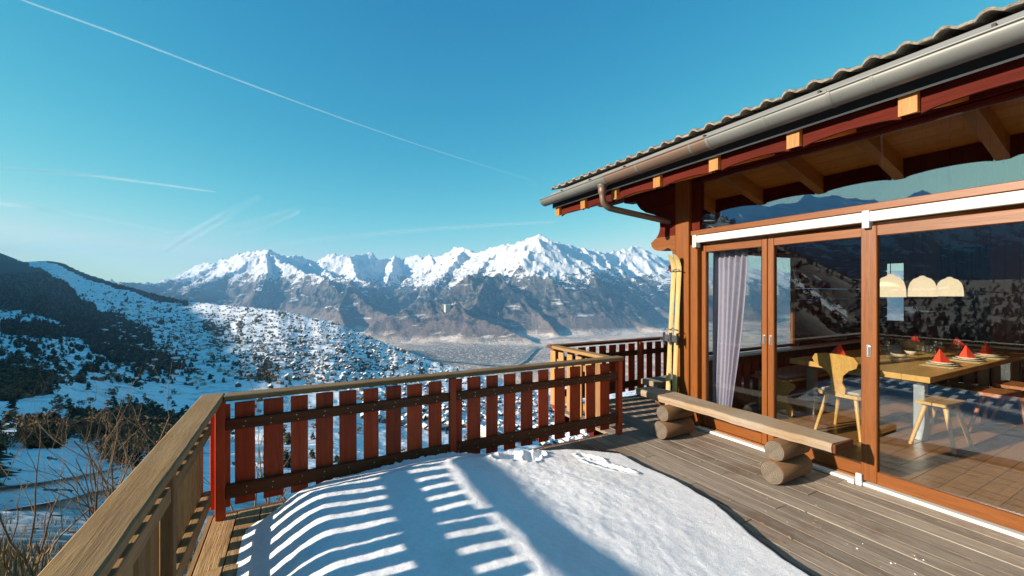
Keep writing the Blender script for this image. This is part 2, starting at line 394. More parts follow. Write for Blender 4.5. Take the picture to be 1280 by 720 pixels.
# ridge off to the left: its crest is what keeps the sun off the hill
# (distance towards the sun, distance across, height, flank slope)
_crest = [(150, 60, -68, .9), (200, 100, -40, .9), (250, 149, 0, .9), (330, 194, 40, .85), (600, 372, 101, .8), (1000, 573, 203, .7), (1400, 849, 298, .62), (2100, 1400, 473, .55), (2700, 2311, 622, .5), (2900, 2574, 659, .5), (3000, 3000, 732, .5), (3300, 4000, 735, .45), (4000, 5200, 936, .45)]
_sx, _sy = math.sin(SUN_AZ), math.cos(SUN_AZ)
crest = [(s_ * _sx + q * _sy, s_ * _sy - q * _sx, z, k) for s_, q, z, k in _crest]
def ridge_h(x, y, segs):
    best = np.full(x.shape, -1e9)
    for (a, b, k) in segs:
        dx, dy = b[0] - a[0], b[1] - a[1]; L = dx * dx + dy * dy
        t = np.clip(((x - a[0]) * dx + (y - a[1]) * dy) / L, 0, 1)
        dist = np.hypot(x - a[0] - t * dx, y - a[1] - t * dy)
        best = np.maximum(best, a[2] + t * (b[2] - a[2]) - k * dist)
    return best
crest_segs = [(a[:3], b[:3], a[3]) for a, b in zip(crest[:-1], crest[1:])]
def near_h(az, r, detail=True):
    x = np.sin(az) * r; y = np.cos(az) * r
    tn = np.interp(az, AZ, TN); rs = np.interp(az, AZ, RS)
    s = np.log(np.maximum(r, 8) / 8) / np.log(rs / 8)
    g = np.interp(np.clip(s, 0, 1), gs, gv)
    cosr = np.clip(np.cos(az - YAW), .45, 1)
    t = -tn + (.7 * cosr + tn) * g
    z = 1.6 - t * r
    z = np.where(r < 8, (1.6 - .7 * cosr * 8) + (8 - r) * .16, z)
    back = np.maximum(r - rs, 0)
    z = z - np.minimum(back, 500) * .18 - np.maximum(back - 500, 0) * .30
    if detail:
        a = np.clip(r * .010, .05, 14) * np.where(back > 0, .7, 1)
        w = sstep(4, 30, r)
        z = z + w * a * (fbm(x / (12 + r * .11), y / (12 + r * .11), 3) * .7) + w * np.clip(r * .0022, .04, 3.0) * fbm(x / (3 + r * .02), y / (3 + r * .02), 4)
    zr = ridge_h(x, y, crest_segs)
    if detail: zr = zr + np.clip(r * .005, 0, 10) * fbm(x / (r * .12 + 20), y / (r * .12 + 20), 5)
    wz = sstep(-.37, -.52, az)
    z = np.where(az < -.37, np.maximum(z, zr * wz + z * (1 - wz)), z)
    return np.maximum(z, -760)
def polar(azs, rs, hf):
    A, Rr = np.meshgrid(azs, rs, indexing='ij'); Z = hf(A, Rr)
    V = np.stack([np.sin(A) * Rr, np.cos(A) * Rr, Z], -1)
    na, nr = A.shape; i = np.arange(na * nr).reshape(na, nr)
    F = np.stack([i[:-1, :-1], i[:-1, 1:], i[1:, 1:], i[1:, :-1]], -1).reshape(-1, 4)
    return V, F, A, Rr
def to_uv(x, y, z):
    d = x * SA + y * CA; t = x * CA - y * SA; d = np.where(d > 1, d, 1e9)
    return CX + FPX * t / d, HY - FPX * (z - 1.6) / d
# inverse: point on the slope seen at (u, v)
_lr = np.exp(np.linspace(math.log(6), math.log(3600), 500))
def on_slope(u, v):
    x = (u - CX) / FPX; h = math.hypot(1, x); az = math.atan2(*dirpx(u))
    z = near_h(np.full(_lr.shape, az), _lr, True); tt = (1.6 - z) / _lr; goal = (v - HY) / FPX / h
    idx = np.argmax(tt <= goal)
    if idx == 0: return None
    r = _lr[idx]; return (math.sin(az) * r, math.cos(az) * r, float(z[idx]), r)
def inpoly(px, py, poly):
    c = np.zeros(px.shape, bool); n = len(poly)
    for i in range(n):
        x1, y1 = poly[i]; x2, y2 = poly[(i + 1) % n]
        c ^= ((y1 > py) != (y2 > py)) & (px < (x2 - x1) * (py - y1) / (y2 - y1 + 1e-9) + x1)
    return c
forest_polys = [[(-60, 322), (20, 325), (50, 334), (80, 352), (100, 370), (125, 388), (150, 395), (180, 408), (196, 436), (190, 450), (150, 452), (118, 440), (95, 420), (70, 400), (20, 388), (-60, 388)],
                [(150, 438), (200, 440), (228, 448), (232, 462), (180, 462), (140, 455)], [(262, 400), (290, 412), (272, 420), (250, 410)],
                [(-40, 470), (30, 462), (64, 470), (66, 492), (20, 500), (-40, 500)], [(325, 455), (350, 460), (345, 480), (320, 476)],
                [(100, 520), (180, 512), (230, 525), (235, 560), (190, 562), (150, 548), (110, 548), (90, 535)], [(30, 540), (62, 532), (85, 545), (70, 562), (30, 560)],
                [(0, 400), (60, 404), (110, 418), (60, 425), (0, 418)]]
def forest_mask(x, y, z):
    u, v = to_uv(x, y, z); sc = 1.0
    uw = u + 9 * fbm(u / 22, v / 14, 3); vw = v + 5 * fbm(u / 20 + 40, v / 11, 3)
    m = np.zeros(x.shape)
    for p in forest_polys: m = np.maximum(m, inpoly(uw, vw, p) * 1.0)
    n2 = fbm(u / 26 + 7, v / 8 + 3, 4)
    m = np.maximum(m, ((n2 > np.where(v > 465, .50, .35)) & (v > 385)) * 1.0)
    m = np.maximum(m, ((fbm(u / 9 + 70, v / 4 + 30, 3) > .30) & (v > 365) & (v < 480)) * .6)
    band = (v > 0)
    sky = np.interp(u, [p[0] for p in sk_px], [p[1] for p in sk_px])
    m = np.maximum(m, ((v < sky + 6 + 4 * fbm(u / 30, v * 0 + 1, 3)) & (u < 235)) * .9)
    m = np.where((u < -60) | (u > 900), (fbm(x / 300, y / 300, 4) > -.42) * 1.0, m)
    return m
va = np.concatenate([np.radians(np.arange(-180, -30, 1.1)), np.radians(np.arange(-30, 52, .115)), np.radians(np.arange(52, 181, 2.2))])
vr = np.concatenate([[.5, 2, 3.5], np.exp(np.linspace(math.log(5), math.log(4300), 330)), [5200, 6500]])
V, F, A, Rr = polar(va, vr, near_h)
fm = forest_mask(V[..., 0], V[..., 1], V[..., 2]); fm = np.where((A + .06 * fbm(V[..., 0] / 60, V[..., 1] / 60, 3) < R(-30)) | (A > R(58)), (fbm(V[..., 0] / 300, V[..., 1] / 300, 4) > -.42) * (1.5 * sstep(60, 160, Rr)), fm)
def terrain_mat():
    m, n, l, b = mat('snowy_slope'); ge = n.new('ShaderNodeNewGeometry'); at = n.new('ShaderNodeAttribute'); at.attribute_name = 'forest'
    pos = ge.outputs['Position']
    cdn = n.new('ShaderNodeVectorMath'); cdn.operation = 'LENGTH'; l.new(pos, cdn.inputs[0]); dist = cdn.outputs['Value']
    nf = noise(n, l, pos, .045, 5, .7, .4); n2 = noise(n, l, pos, .5, 5, .7); n3 = noise(n, l, pos, .011, 5, .65)
    snow = ramp(n, [(.35, (.70, .73, .78)), (.6, (.84, .86, .90))]); l.new(n2, snow.inputs[0])
    # bare terraces and scrub breaking through the snow
    mp = n.new('ShaderNodeMapping'); mp.inputs['Scale'].default_value = (1, 1, 5.5); l.new(pos, mp.inputs[0])
    ter = noise(n, l, mp.outputs[0], .030, 5, .72, .2)
    scr = ramp(n, [(.53, (0, 0, 0)), (.60, (1, 1, 1))]); l.new(ter, scr.inputs[0])
    ear = ramp(n, [(.3, (.075, .055, .04)), (.7, (.15, .11, .075))]); l.new(n2, ear.inputs[0])
    c = mixc(n, l, math_(n, l, 'MULTIPLY', scr.outputs[0], .5), snow.outputs[0], ear.outputs[0])
    # scruffy undergrowth close by
    nr = n.new('ShaderNodeMapRange'); nr.inputs[1].default_value = 12; nr.inputs[2].default_value = 75; nr.inputs[3].default_value = 1; nr.inputs[4].default_value = 0; l.new(dist, nr.inputs[0])
    ug = ramp(n, [(.34, (0, 0, 0)), (.50, (1, 1, 1))]); l.new(noise(n, l, pos, .55, 6, .75), ug.inputs[0])
    c = mixc(n, l, math_(n, l, 'MULTIPLY', math_(n, l, 'MULTIPLY', nr.outputs[0], ug.outputs[0]), .9), c, (.085, .055, .03))
    fo = ramp(n, [(.3, (.018, .026, .018)), (.7, (.045, .048, .030))]); l.new(nf, fo.inputs[0])
    fa = math_(n, l, 'ADD', at.outputs['Fac'], math_(n, l, 'MULTIPLY_ADD', n2, .8, -.4))
    fr = ramp(n, [(.42, (0, 0, 0)), (.62, (1, 1, 1))]); l.new(fa, fr.inputs[0])
    c = mixc(n, l, math_(n, l, 'MULTIPLY', fr.outputs[0], .96), c, fo.outputs[0])
    l.new(c, b.inputs['Base Color']); b.inputs['Roughness'].default_value = .95; b.inputs['Specular IOR Level'].default_value = .1
    bp = n.new('ShaderNodeBump'); bp.inputs['Strength'].default_value = .5; bp.inputs['Distance'].default_value = 3
    l.new(nf, bp.inputs['Height']); l.new(bp.outputs[0], b.inputs['Normal'])
    return m
M['terrain'] = terrain_mat()
tag(npmesh('hillside', V.reshape(-1, 3), F, M['terrain'], attrs={'forest': fm.ravel()}), kind='structure')

# far massif across the valley
far = []
def rl(pts, k=.62):
    q = [P(u, v, d * 1000.0) for u, v, d in pts]
    if k < .69 and len(pts) < 10: k *= 1.45       # spurs stand clear of each other
    for a, b in zip(q[:-1], q[1:]): far.append((a, b, k))
rl([(20, 345, 19), (60, 342, 18.5), (100, 339, 18), (130, 336, 18), (160, 335, 18), (190, 331, 18), (210, 327, 18), (225, 332, 17.5), (250, 331, 16.5), (270, 328, 15.5), (290, 322, 14), (315, 314, 13), (333, 310, 12.5), (345, 316, 12.8),
    (358, 321, 13.5), (372, 319, 14.5), (385, 324, 15), (400, 322, 15), (415, 318, 14.8), (437, 322, 14.5), (447, 319, 15), (462, 316, 15.5), (472, 323, 15.5), (484, 325, 15.8), (493, 320, 16), (500, 324, 16), (521, 318, 16), (530, 324, 15.6), (538, 319, 15.4), (556, 321, 14.6)], .75)
rl([(556, 321, 14.6), (570, 311, 13.2), (582, 309, 12.6), (595, 317, 12.2), (612, 311, 11.6), (630, 307, 11.1), (650, 302, 10.7), (660, 296, 10.5), (672, 291, 10.3), (685, 298, 10.4), (700, 305, 10.6), (715, 308, 10.8), (740, 310, 11.2), (760, 315, 11.6), (790, 308, 12), (805, 312, 12.2), (825, 319, 12.6), (845, 327, 13), (900, 335, 14), (1000, 340, 15), (1150, 335, 15), (1500, 340, 15)], .70)
rl([(672, 291, 10.3), (662, 312, 9.8), (640, 338, 9.1), (612, 339, 8.5), (585, 350, 8.1), (560, 364, 7.8), (520, 380, 7.5), (490, 393, 7.2), (465, 404, 7.0)], .62)
rl([(612, 339, 8.5), (640, 356, 8.0), (668, 390, 7.4), (690, 412, 6.9)], .8)
rl([(612, 339, 8.5), (600, 365, 7.6), (592, 385, 7.1)], .6)
rl([(672, 291, 10.3), (690, 322, 9.7), (712, 350, 9.1), (745, 372, 8.6), (790, 400, 7.9), (830, 412, 7.5)], .62)
rl([(712, 350, 9.1), (700, 378, 8.3), (690, 400, 7.8)], .7)
rl([(715, 308, 10.8), (750, 340, 10.1), (780, 360, 9.6), (830, 388, 9), (880, 400, 8.5)], .6)
rl([(760, 315, 11.6), (800, 348, 10.7), (835, 368, 10.1), (900, 390, 9.5)], .6)
rl([(825, 319, 12.6), (870, 350, 11.2), (930, 375, 10)], .6)
rl([(333, 310, 12.5), (310, 330, 11.8), (270, 348, 11), (235, 362, 10.2), (200, 372, 9.5)], .6)
rl([(290, 322, 14), (250, 338, 13), (200, 350, 12.2), (150, 356, 11.5)], .62)
rl([(210, 327, 18), (180, 343, 16), (140, 350, 15)], .6)
rl([(333, 310, 12.5), (356, 328, 11.7), (380, 338, 11), (405, 350, 10.2), (422, 362, 9.6)], .6)
rl([(333, 310, 12.5), (335, 340, 11), (330, 362, 10)], .62)
rl([(385, 324, 15), (392, 338, 13), (440, 350, 10.6), (434, 358, 9.2), (455, 376, 8.6), (485, 395, 8.0), (520, 408, 7.4)], .66)
rl([(434, 358, 9.2), (425, 385, 8.2), (430, 405, 7.6)], .9)
rl([(437, 322, 14.5), (445, 345, 12.5), (470, 358, 11.5)], .62)
rl([(493, 320, 16), (488, 342, 13.6), (478, 356, 12.2)], .65)
rl([(538, 319, 15.4), (545, 340, 12.8), (530, 356, 11.4), (500, 372, 10.2)], .62)
rl([(582, 309, 12.6), (565, 335, 11.2), (548, 352, 10.3), (515, 375, 9.4)], .62)
rl([(630, 307, 11.1), (612, 325, 10.3), (598, 336, 9.6)], .65)
rl([(567, 379, 6.9), (545, 392, 6.7), (505, 410, 6.4), (470, 424, 6.2)], .42)
rl([(567, 379, 6.9), (600, 396, 6.5), (640, 414, 6.1), (660, 424, 5.9)], .42)
# mountains further round to the left (seen mirrored in the panes)
def az_p(azd, eld, r): a = R(azd); return (math.sin(a) * r, math.cos(a) * r, 1.6 + math.tan(R(eld)) * r)
lm = [(-30, 4, 15000), (-42, 7, 12000), (-50, 9.6, 9000), (-56, 11.2, 8000), (-60, 9.8, 8000), (-65, 10.6, 8200), (-70, 9.2, 8400), (-73, 9.6, 8500), (-80, 7, 9000), (-90, 6.5, 10000), (-110, 5, 11000), (-140, 4, 12000), (-180, 4, 12000)]
for a, b in zip(lm[:-1], lm[1:]): far.append((az_p(*a), az_p(*b), .6))
for a in lm[2:9]: far.append((az_p(*a), az_p(a[0] + 3, a[1] * .1 - 2, a[2] * .62), .6))
FLOOR = -745.0
def far_h(az, r):
    x = np.sin(az) * r; y = np.cos(az) * r
    wx = 170 * fbm(x / 1500, y / 1500, 3); wy = 170 * fbm(x / 1500 + 50, y / 1500, 3)
    base = ridge_h(x + wx * .55, y + wy * .55, far)
    rel = base - FLOOR
    # gullies run down the slopes: ridged noise in skewed coordinates
    g = ridged(x / 1500 + wx / 900, y / 1900 + wy / 900, 6)
    g2 = ridged(x / 430 + 9, y / 520 - 4, 5)
    up = sstep(0, 700, rel)
    hi = sstep(300, 1100, base)
    z = base + up * ((g - .75) * (105 - 40 * hi) + (g2 - .7) * 58 + (ridged(x / 170, y / 200, 4) - .6) * 13) + sstep(0, 200, rel) * fbm(x / 190, y / 190, 4) * 26
    fl = FLOOR + 10 * fbm(x / 900, y / 900, 3) + 4 * fbm(x / 120, y / 120, 2)
    k = 60.0
    h = np.clip(.5 + .5 * (z - fl) / k, 0, 1)
    return fl * (1 - h) + z * h + k * h * (1 - h)
va2 = np.concatenate([np.radians(np.arange(-140, -30, .5)), np.radians(np.arange(-30, 48, .085)), np.radians(np.arange(48, 100, 1.0))])
vr2 = np.exp(np.linspace(math.log(3300), math.log(21000), 430))
V2, F2, A2, R2_ = polar(va2, vr2, far_h)
def floor_pt(u, v, z=FLOOR + 16):
    d = (1.6 - z) * FPX / (v - HY); x, y = dirpx(u); return (x * d, y * d, z)
def far_mat():
    m, n, l, b = mat('alpine_range'); ge = n.new('ShaderNodeNewGeometry'); pos = ge.outputs['Position']
    sx = n.new('ShaderNodeSeparateXYZ'); l.new(pos, sx.inputs[0]); z = sx.outputs[2]
    sn = n.new('ShaderNodeSeparateXYZ'); l.new(ge.outputs['True Normal'], sn.inputs[0]); slope = sn.outputs[2]
    nA = noise(n, l, pos, .0016, 6, .7, .5); nB = noise(n, l, pos, .006, 6, .72); nC = noise(n, l, pos, .03, 4, .7)
    # snow with altitude, thinner on steep rock
    at_ = n.new('ShaderNodeAttribute'); at_.attribute_name = 'snowline'
    sa = math_(n, l, 'ADD', math_(n, l, 'MULTIPLY', math_(n, l, 'SUBTRACT', z, at_.outputs['Fac']), .0016), math_(n, l, 'MULTIPLY', math_(n, l, 'SUBTRACT', nA, .5), 2.2))
    sa = math_(n, l, 'ADD', sa, math_(n, l, 'MULTIPLY', math_(n, l, 'SUBTRACT', nB, .5), 2.6))
    sa = math_(n, l, 'ADD', sa, math_(n, l, 'MULTIPLY', math_(n, l, 'SUBTRACT', slope, .74), 1.7))
    sr = ramp(n, [(.30, (0, 0, 0)), (.46, (1, 1, 1))]); l.new(sa, sr.inputs[0])
    rock = ramp(n, [(.35, (.13, .10, .085)), (.65, (.24, .19, .155))]); l.new(nB, rock.inputs[0])
    forest = ramp(n, [(.35, (.012, .020, .024)), (.6, (.032, .038, .038))]); l.new(nC, forest.inputs[0])
    brown = ramp(n, [(.3, (.085, .065, .06)), (.7, (.17, .13, .11))]); l.new(nC, brown.inputs[0])
    fb = math_(n, l, 'ADD', math_(n, l, 'MULTIPLY_ADD', z, .0016, 1.02), math_(n, l, 'MULTIPLY', math_(n, l, 'SUBTRACT', nB, .5), 2.4))
    fr = ramp(n, [(.3, (0, 0, 0)), (.52, (1, 1, 1))]); l.new(fb, fr.inputs[0])
    low = mixc(n, l, fr.outputs[0], brown.outputs[0], forest.outputs[0])
    rk = ramp(n, [(.55, (1, 1, 1)), (.72, (0, 0, 0))]); l.new(slope, rk.inputs[0])
    low = mixc(n, l, math_(n, l, 'MULTIPLY', rk.outputs[0], .5), low, rock.outputs[0])
    # clearings under snow on the lower flanks
    mpz = n.new('ShaderNodeMapping'); mpz.inputs['Scale'].default_value = (1, 1, 4); mpz.inputs['Location'].default_value = (311, 70, 0); l.new(pos, mpz.inputs[0])
    cl = ramp(n, [(.60, (0, 0, 0)), (.66, (1, 1, 1))]); l.new(noise(n, l, mpz.outputs[0], .0013, 5, .7, .3), cl.inputs[0])
    low = mixc(n, l, math_(n, l, 'MULTIPLY', cl.outputs[0], .75), low, (.62, .58, .55))
    c = mixc(n, l, sr.outputs[0], low, (.58, .58, .60))
    # valley floor: pale frosted fields, orchards, town
    fz = n.new('ShaderNodeMapRange'); fz.inputs[1].default_value = FLOOR + 18; fz.inputs[2].default_value = FLOOR + 95; fz.inputs[3].default_value = 1; fz.inputs[4].default_value = 0
    l.new(math_(n, l, 'ADD', z, math_(n, l, 'MULTIPLY_ADD', nB, 140, -70)), fz.inputs[0])
    vo = n.new('ShaderNodeTexVoronoi'); vo.inputs['Scale'].default_value = .006; l.new(pos, vo.inputs['Vector'])
    vc = ramp(n, [(.0, (.44, .33, .26)), (.5, (.58, .46, .37)), (1, (.74, .66, .59))]); l.new(vo.outputs['Color'], vc.inputs[0])
    v2 = n.new('ShaderNodeTexVoronoi'); v2.inputs['Scale'].default_value = .028; l.new(pos, v2.inputs['Vector'])
    tw = ramp(n, [(.22, (.72, .66, .60)), (.36, (.20, .17, .15))]); l.new(v2.outputs['Distance'], tw.inputs[0])
    tm = ramp(n, [(.5, (0, 0, 0)), (.56, (1, 1, 1))]); l.new(nA, tm.inputs[0])
    dv = n.new('ShaderNodeVectorMath'); dv.operation = 'DISTANCE'; l.new(pos, dv.inputs[0]); dv.inputs[1].default_value = floor_pt(592, 441)
    td = n.new('ShaderNodeMapRange'); td.inputs[1].default_value = 500; td.inputs[2].default_value = 1500; td.inputs[3].default_value = 1; td.inputs[4].default_value = 0
    l.new(math_(n, l, 'ADD', dv.outputs['Value'], math_(n, l, 'MULTIPLY_ADD', nB, 1600, -800)), td.inputs[0])
    tmask = math_(n, l, 'MAXIMUM', math_(n, l, 'MULTIPLY', tm.outputs[0], .8), td.outputs[0])
    vf = mixc(n, l, tmask, vc.outputs[0], tw.outputs[0])
    c = mixc(n, l, fz.outputs[0], c, vf)
    l.new(c, b.inputs['Base Color']); b.inputs['Roughness'].default_value = .95; b.inputs['Specular IOR Level'].default_value = .05
    bp = n.new('ShaderNodeBump'); bp.inputs['Strength'].default_value = .7; bp.inputs['Distance'].default_value = 40
    l.new(math_(n, l, 'ADD', nB, math_(n, l, 'MULTIPLY', nC, .35)), bp.inputs['Height']); l.new(bp.outputs[0], b.inputs['Normal'])
    return m
M['far'] = far_mat()
u2, v2 = to_uv(V2[..., 0], V2[..., 1], V2[..., 2])
snl = 330 - 300 * sstep(8800, 10600, R2_) - 600 * sstep(7900, 9300, R2_) * np.exp(-((u2 - 678 - (v2 - 340) * .35) / 48) ** 2) + 160 * fbm(V2[..., 0] / 1400, V2[..., 1] / 1400, 3)
tag(npmesh('mountains', V2.reshape(-1, 3), F2, M['far'], attrs={'snowline': snl.ravel()}), kind='structure')
# low ground sheet so that the land carries on to the horizon
g = MB(); g.lathe([(0.1, 0), (3200, 0), (12000, 0), (23500, 0)], (0, 0, -765), 48)
tag(part('ground', g, M['farsnow'], at=(0, 0, -765)), kind='structure')
# river and road on the valley floor
def ribbon(pts, w):
    mb = MB(); vs = []
    for i, p in enumerate(pts):
        a = Vector(pts[max(i - 1, 0)]); b = Vector(pts[min(i + 1, len(pts) - 1)]); t = (b - a); t.z = 0; t.normalize(); s_ = Vector((-t.y, t.x, 0)) * w / 2
        vs += [Vector(p) + s_, Vector(p) - s_]
    return mb.add(vs, [(2 * i, 2 * i + 1, 2 * i + 3, 2 * i + 2) for i in range(len(pts) - 1)])
M['water'] = plain('river_water', (.10, .15, .16), .3, 0, .1, .01)
M['roadsnow'] = plain('packed_snow_road', (.66, .68, .72), .8, 0, .1, .3, spec=.2)
tag(part('river', ribbon([floor_pt(*p) for p in [(520, 446), (560, 451), (600, 455), (640, 457), (655, 448), (663, 440), (672, 434)]], 55), M['water'], at=floor_pt(600, 455)), kind='structure')

# ---- trees and houses scattered on the hillside
def conifer(n=6, tiers=3):
    V = []; F = []
    for t in range(tiers):
        z0 = .12 + t * .26; z1 = min(1.0, z0 + .46); r = .24 * (1 - t / (tiers + .4)); b = len(V)
        for j in range(n):
            a = 2 * math.pi * (j + .5 * t) / n; rr = r * (1 + .25 * math.sin(j * 2.7 + t)); V.append((rr * math.cos(a), rr * math.sin(a), z0 - .03 * math.cos(j * 3.1)))
        V.append((0, 0, z1)); F += [(b + j, b + (j + 1) % n, b + n) for j in range(n)]
    return np.array(V), np.array(F)
def shaggy(nf=90, seed=0, conif=False):
    rs = np.random.RandomState(seed); V = []; F = []
    for i in range(nf):
        if conif:
            h = rs.rand() ** .8 * .92 + .05; r = (1.02 - h) * .27 * (.35 + .65 * rs.rand())
            a = rs.rand() * 6.28; c = np.array([r * math.cos(a), r * math.sin(a), h]); s_ = .05 + .05 * (1 - h)
            d1 = np.array([math.cos(a), math.sin(a), -.45]) * s_ * 1.7; d2 = np.array([-math.sin(a), math.cos(a), .1]) * s_ * .9
        else:
            q = rs.normal(size=3); q /= np.linalg.norm(q); q *= rs.rand() ** .4; c = np.array([q[0] * .33, q[1] * .33, .6 + q[2] * .38])
            d1 = rs.normal(size=3); d1[2] += 1.2; d1 *= .055 / np.linalg.norm(d1) * 1.6; d2 = rs.normal(size=3) * .03
        b = len(V); V += [c - d2, c + d2, c + d1]; F.append((b, b + 1, b + 2))
    n = 5; b = len(V)                           # trunk
    for z, r in ((0, .022), (.8, .006)):
        for j in range(n): V.append(np.array([r * math.cos(j * 6.283 / n), r * math.sin(j * 6.283 / n), z]))
    tr = []
    for j in range(n):
        k = (j + 1) % n; tr += [(b + j, b + k, b + n + k), (b + j, b + n + k, b + n + j)]
    return np.array(V), np.array(F), np.array(tr)
M['conifer'] = plain('conifer_needles', (.028, .040, .024), .9, 0, .4, .5, spec=.1)
M['larch'] = plain('bare_larch_twigs', (.16, .095, .05), .9, 0, .35, .5, spec=.1)
M['bark'] = plain('tree_bark', (.09, .065, .045), .9, 0, .3, 2, spec=.1)
M['housewall'] = plain('chalet_timber', (.13, .075, .045), .8, 0, .3, .3)
M['housewall2'] = plain('chalet_plaster', (.52, .43, .34), .8, 0, .15, .3)
M['houseroof'] = plain('snowy_roof', (.66, .66, .68), .8, 0, .05, .5)
def merge(templates, places):
    VV = []; FF = []; MI = []; o = 0
    for (tv, tf, mi), (x, y, z, s_, a) in zip(templates, places):
        c, s2 = math.cos(a), math.sin(a)
        v = np.empty_like(tv); v[:, 0] = (tv[:, 0] * c - tv[:, 1] * s2) * s_ + x; v[:, 1] = (tv[:, 0] * s2 + tv[:, 1] * c) * s_ + y; v[:, 2] = tv[:, 2] * s_ + z
        VV.append(v); FF.append(tf + o); MI.append(mi); o += len(v)
    return np.concatenate(VV), np.concatenate(FF), np.concatenate(MI)
rng = np.random.RandomState(11)
# vectorised hillside lookup: a (u, v) table
UU = np.arange(-50, 905, 5.0); TAB = []; ZT = []
for u in UU:
    x = (u - CX) / FPX; h = math.hypot(1, x); az = math.atan2(*dirpx(u)); z = near_h(np.full(_lr.shape, az), _lr, True); ZT.append(z)
    TAB.append(np.minimum.accumulate(HY + (1.6 - z) / _lr * h * FPX))
TAB = np.array(TAB)
def slope_pt(u, v):
    i = int(round((u + 50) / 5)); row = TAB[i]; k = np.argmax(row <= v)
    if k == 0: return None
    x = (UU[i] - CX) / FPX; h = math.hypot(1, x); r = _lr[k] * (1 + rng.uniform(-.008, .008))
    az = math.atan2(*dirpx(u))
    j = i + (1 if u > UU[i] else -1); j = min(max(j, 0), len(UU) - 1); w_ = abs(u - UU[i]) / 5
    lr0 = math.log(r / 6) / math.log(600) * 499; k0 = min(int(lr0), 498); f_ = lr0 - k0
    zz = [ZT[q][k0] * (1 - f_) + ZT[q][k0 + 1] * f_ for q in (i, j)]
    return math.sin(az) * r, math.cos(az) * r, zz[0] * (1 - w_) + zz[1] * w_, r
skyu = [p[0] for p in sk_px]; skyv = [p[1] for p in sk_px]
tp = []
def clump(nf, sd, cf):
    v, f, t = shaggy(nf, sd, cf); q = np.concatenate([f]); c = v[f[:, 0]][:, None] * 0
    vv = v.copy(); k = f.shape[0]; cen = vv[:3 * k].reshape(k, 3, 3).mean(1, keepdims=True)
    vv[:3 * k] = (cen + (vv[:3 * k].reshape(k, 3, 3) - cen) * 2.4).reshape(-1, 3)
    return (vv[:3 * k] * [1.25, 1.25, 1], f, np.full(k, 0 if cf else 1))
CON = [clump(34, 50 + i, True) for i in range(5)]; BUS = [clump(30, 60 + i, False) for i in range(5)]
cu = rng.uniform(-45, 860, 60000); cu[:26000] = rng.uniform(-45, 240, 26000); sv = np.interp(cu, skyu, skyv); cv = sv + rng.rand(60000) ** 1.15 * (640 - sv)
pts3 = []
for u, v in zip(cu, cv):
    if u > 600 and rng.rand() < .7: continue
    q = slope_pt(u, v)
    if q and q[3] > 95: pts3.append((*q, u, v))
pts3 = np.array(pts3); fmv = forest_mask(pts3[:, 0], pts3[:, 1], pts3[:, 2])
keep = (rng.rand(len(pts3)) < np.where(fmv > .5, np.where(pts3[:, 5] > 480, .30, .95), np.where(pts3[:, 5] > 480, .012, .025))) & ~((pts3[:, 5] > 562) & (pts3[:, 5] < 600) & (pts3[:, 4] > 10) & (pts3[:, 4] < 135))
trees = pts3[keep]; trees = trees[np.argsort(trees[:, 3])]
# closest trees as individuals
thmesh = {}
for sd in range(4):
    v, f, t = shaggy(260, sd, True); mb = MB(); mb.add(v, [tuple(q) for q in f], 0); mb.add(v, [tuple(q) for q in t], 1)
    thmesh['spruce', sd] = mb.mesh('spruce_crown', [M['conifer'], M['bark']])
    v, f, t = shaggy(240, sd + 20, False); mb = MB(); mb.add(v, [tuple(q) for q in f], 0); mb.add(v, [tuple(q) for q in t], 1)
    thmesh['larch', sd] = mb.mesh('larch_crown', [M['larch'], M['bark']])
NT = 240
sel = trees[(trees[:, 4] < 260)][:NT]
selid = set(map(tuple, sel[:, :2]))
for i, (x, y, z, r, u, v) in enumerate(sel):
    kind = 'larch' if rng.rand() < .62 else 'spruce'
    o = bpy.data.objects.new('bare_tree' if kind == 'larch' else 'spruce_tree', thmesh[kind, i % 4]); COL.objects.link(o)
    s_ = rng.uniform(3.5, 6.5) * min(1, r / 250 + .35); o.location = (x, y, z - .3); o.scale = (s_ * 1.1, s_ * 1.1, s_); o.rotation_euler = (0, 0, rng.uniform(0, 6.28))
    if kind == 'larch': tag(o, 'small bare brown tree among others on the snowy slope below the terrace', 'tree', 'bare trees on the slope below')
    else: tag(o, 'small dark green spruce among others on the snowy slope below the terrace', 'tree', 'spruces on the slope below')
rest = [t for t in trees if (t[0], t[1]) not in selid]
tm_, pl_ = [], []
for x, y, z, r, u, v in rest:
    br = rng.rand() < (.45 if r < 700 else .2)
    tm_.append((BUS if br else CON)[int(rng.randint(5))]); pl_.append((x, y, z - .5, rng.uniform(5, 10) * (.5 + .5 * min(1, max(0, (r - 150) / 700))), rng.uniform(0, 6.28)))
Vt, Ft, Mt = merge(tm_, pl_)  # soft clumps of small faces
tag(npmesh('hillside_forest', Vt, Ft, [M['conifer'], M['larch']], Mt, smooth=False), 'dark forest and scattered trees covering the shaded snowy hillside', 'forest', kind='stuff')
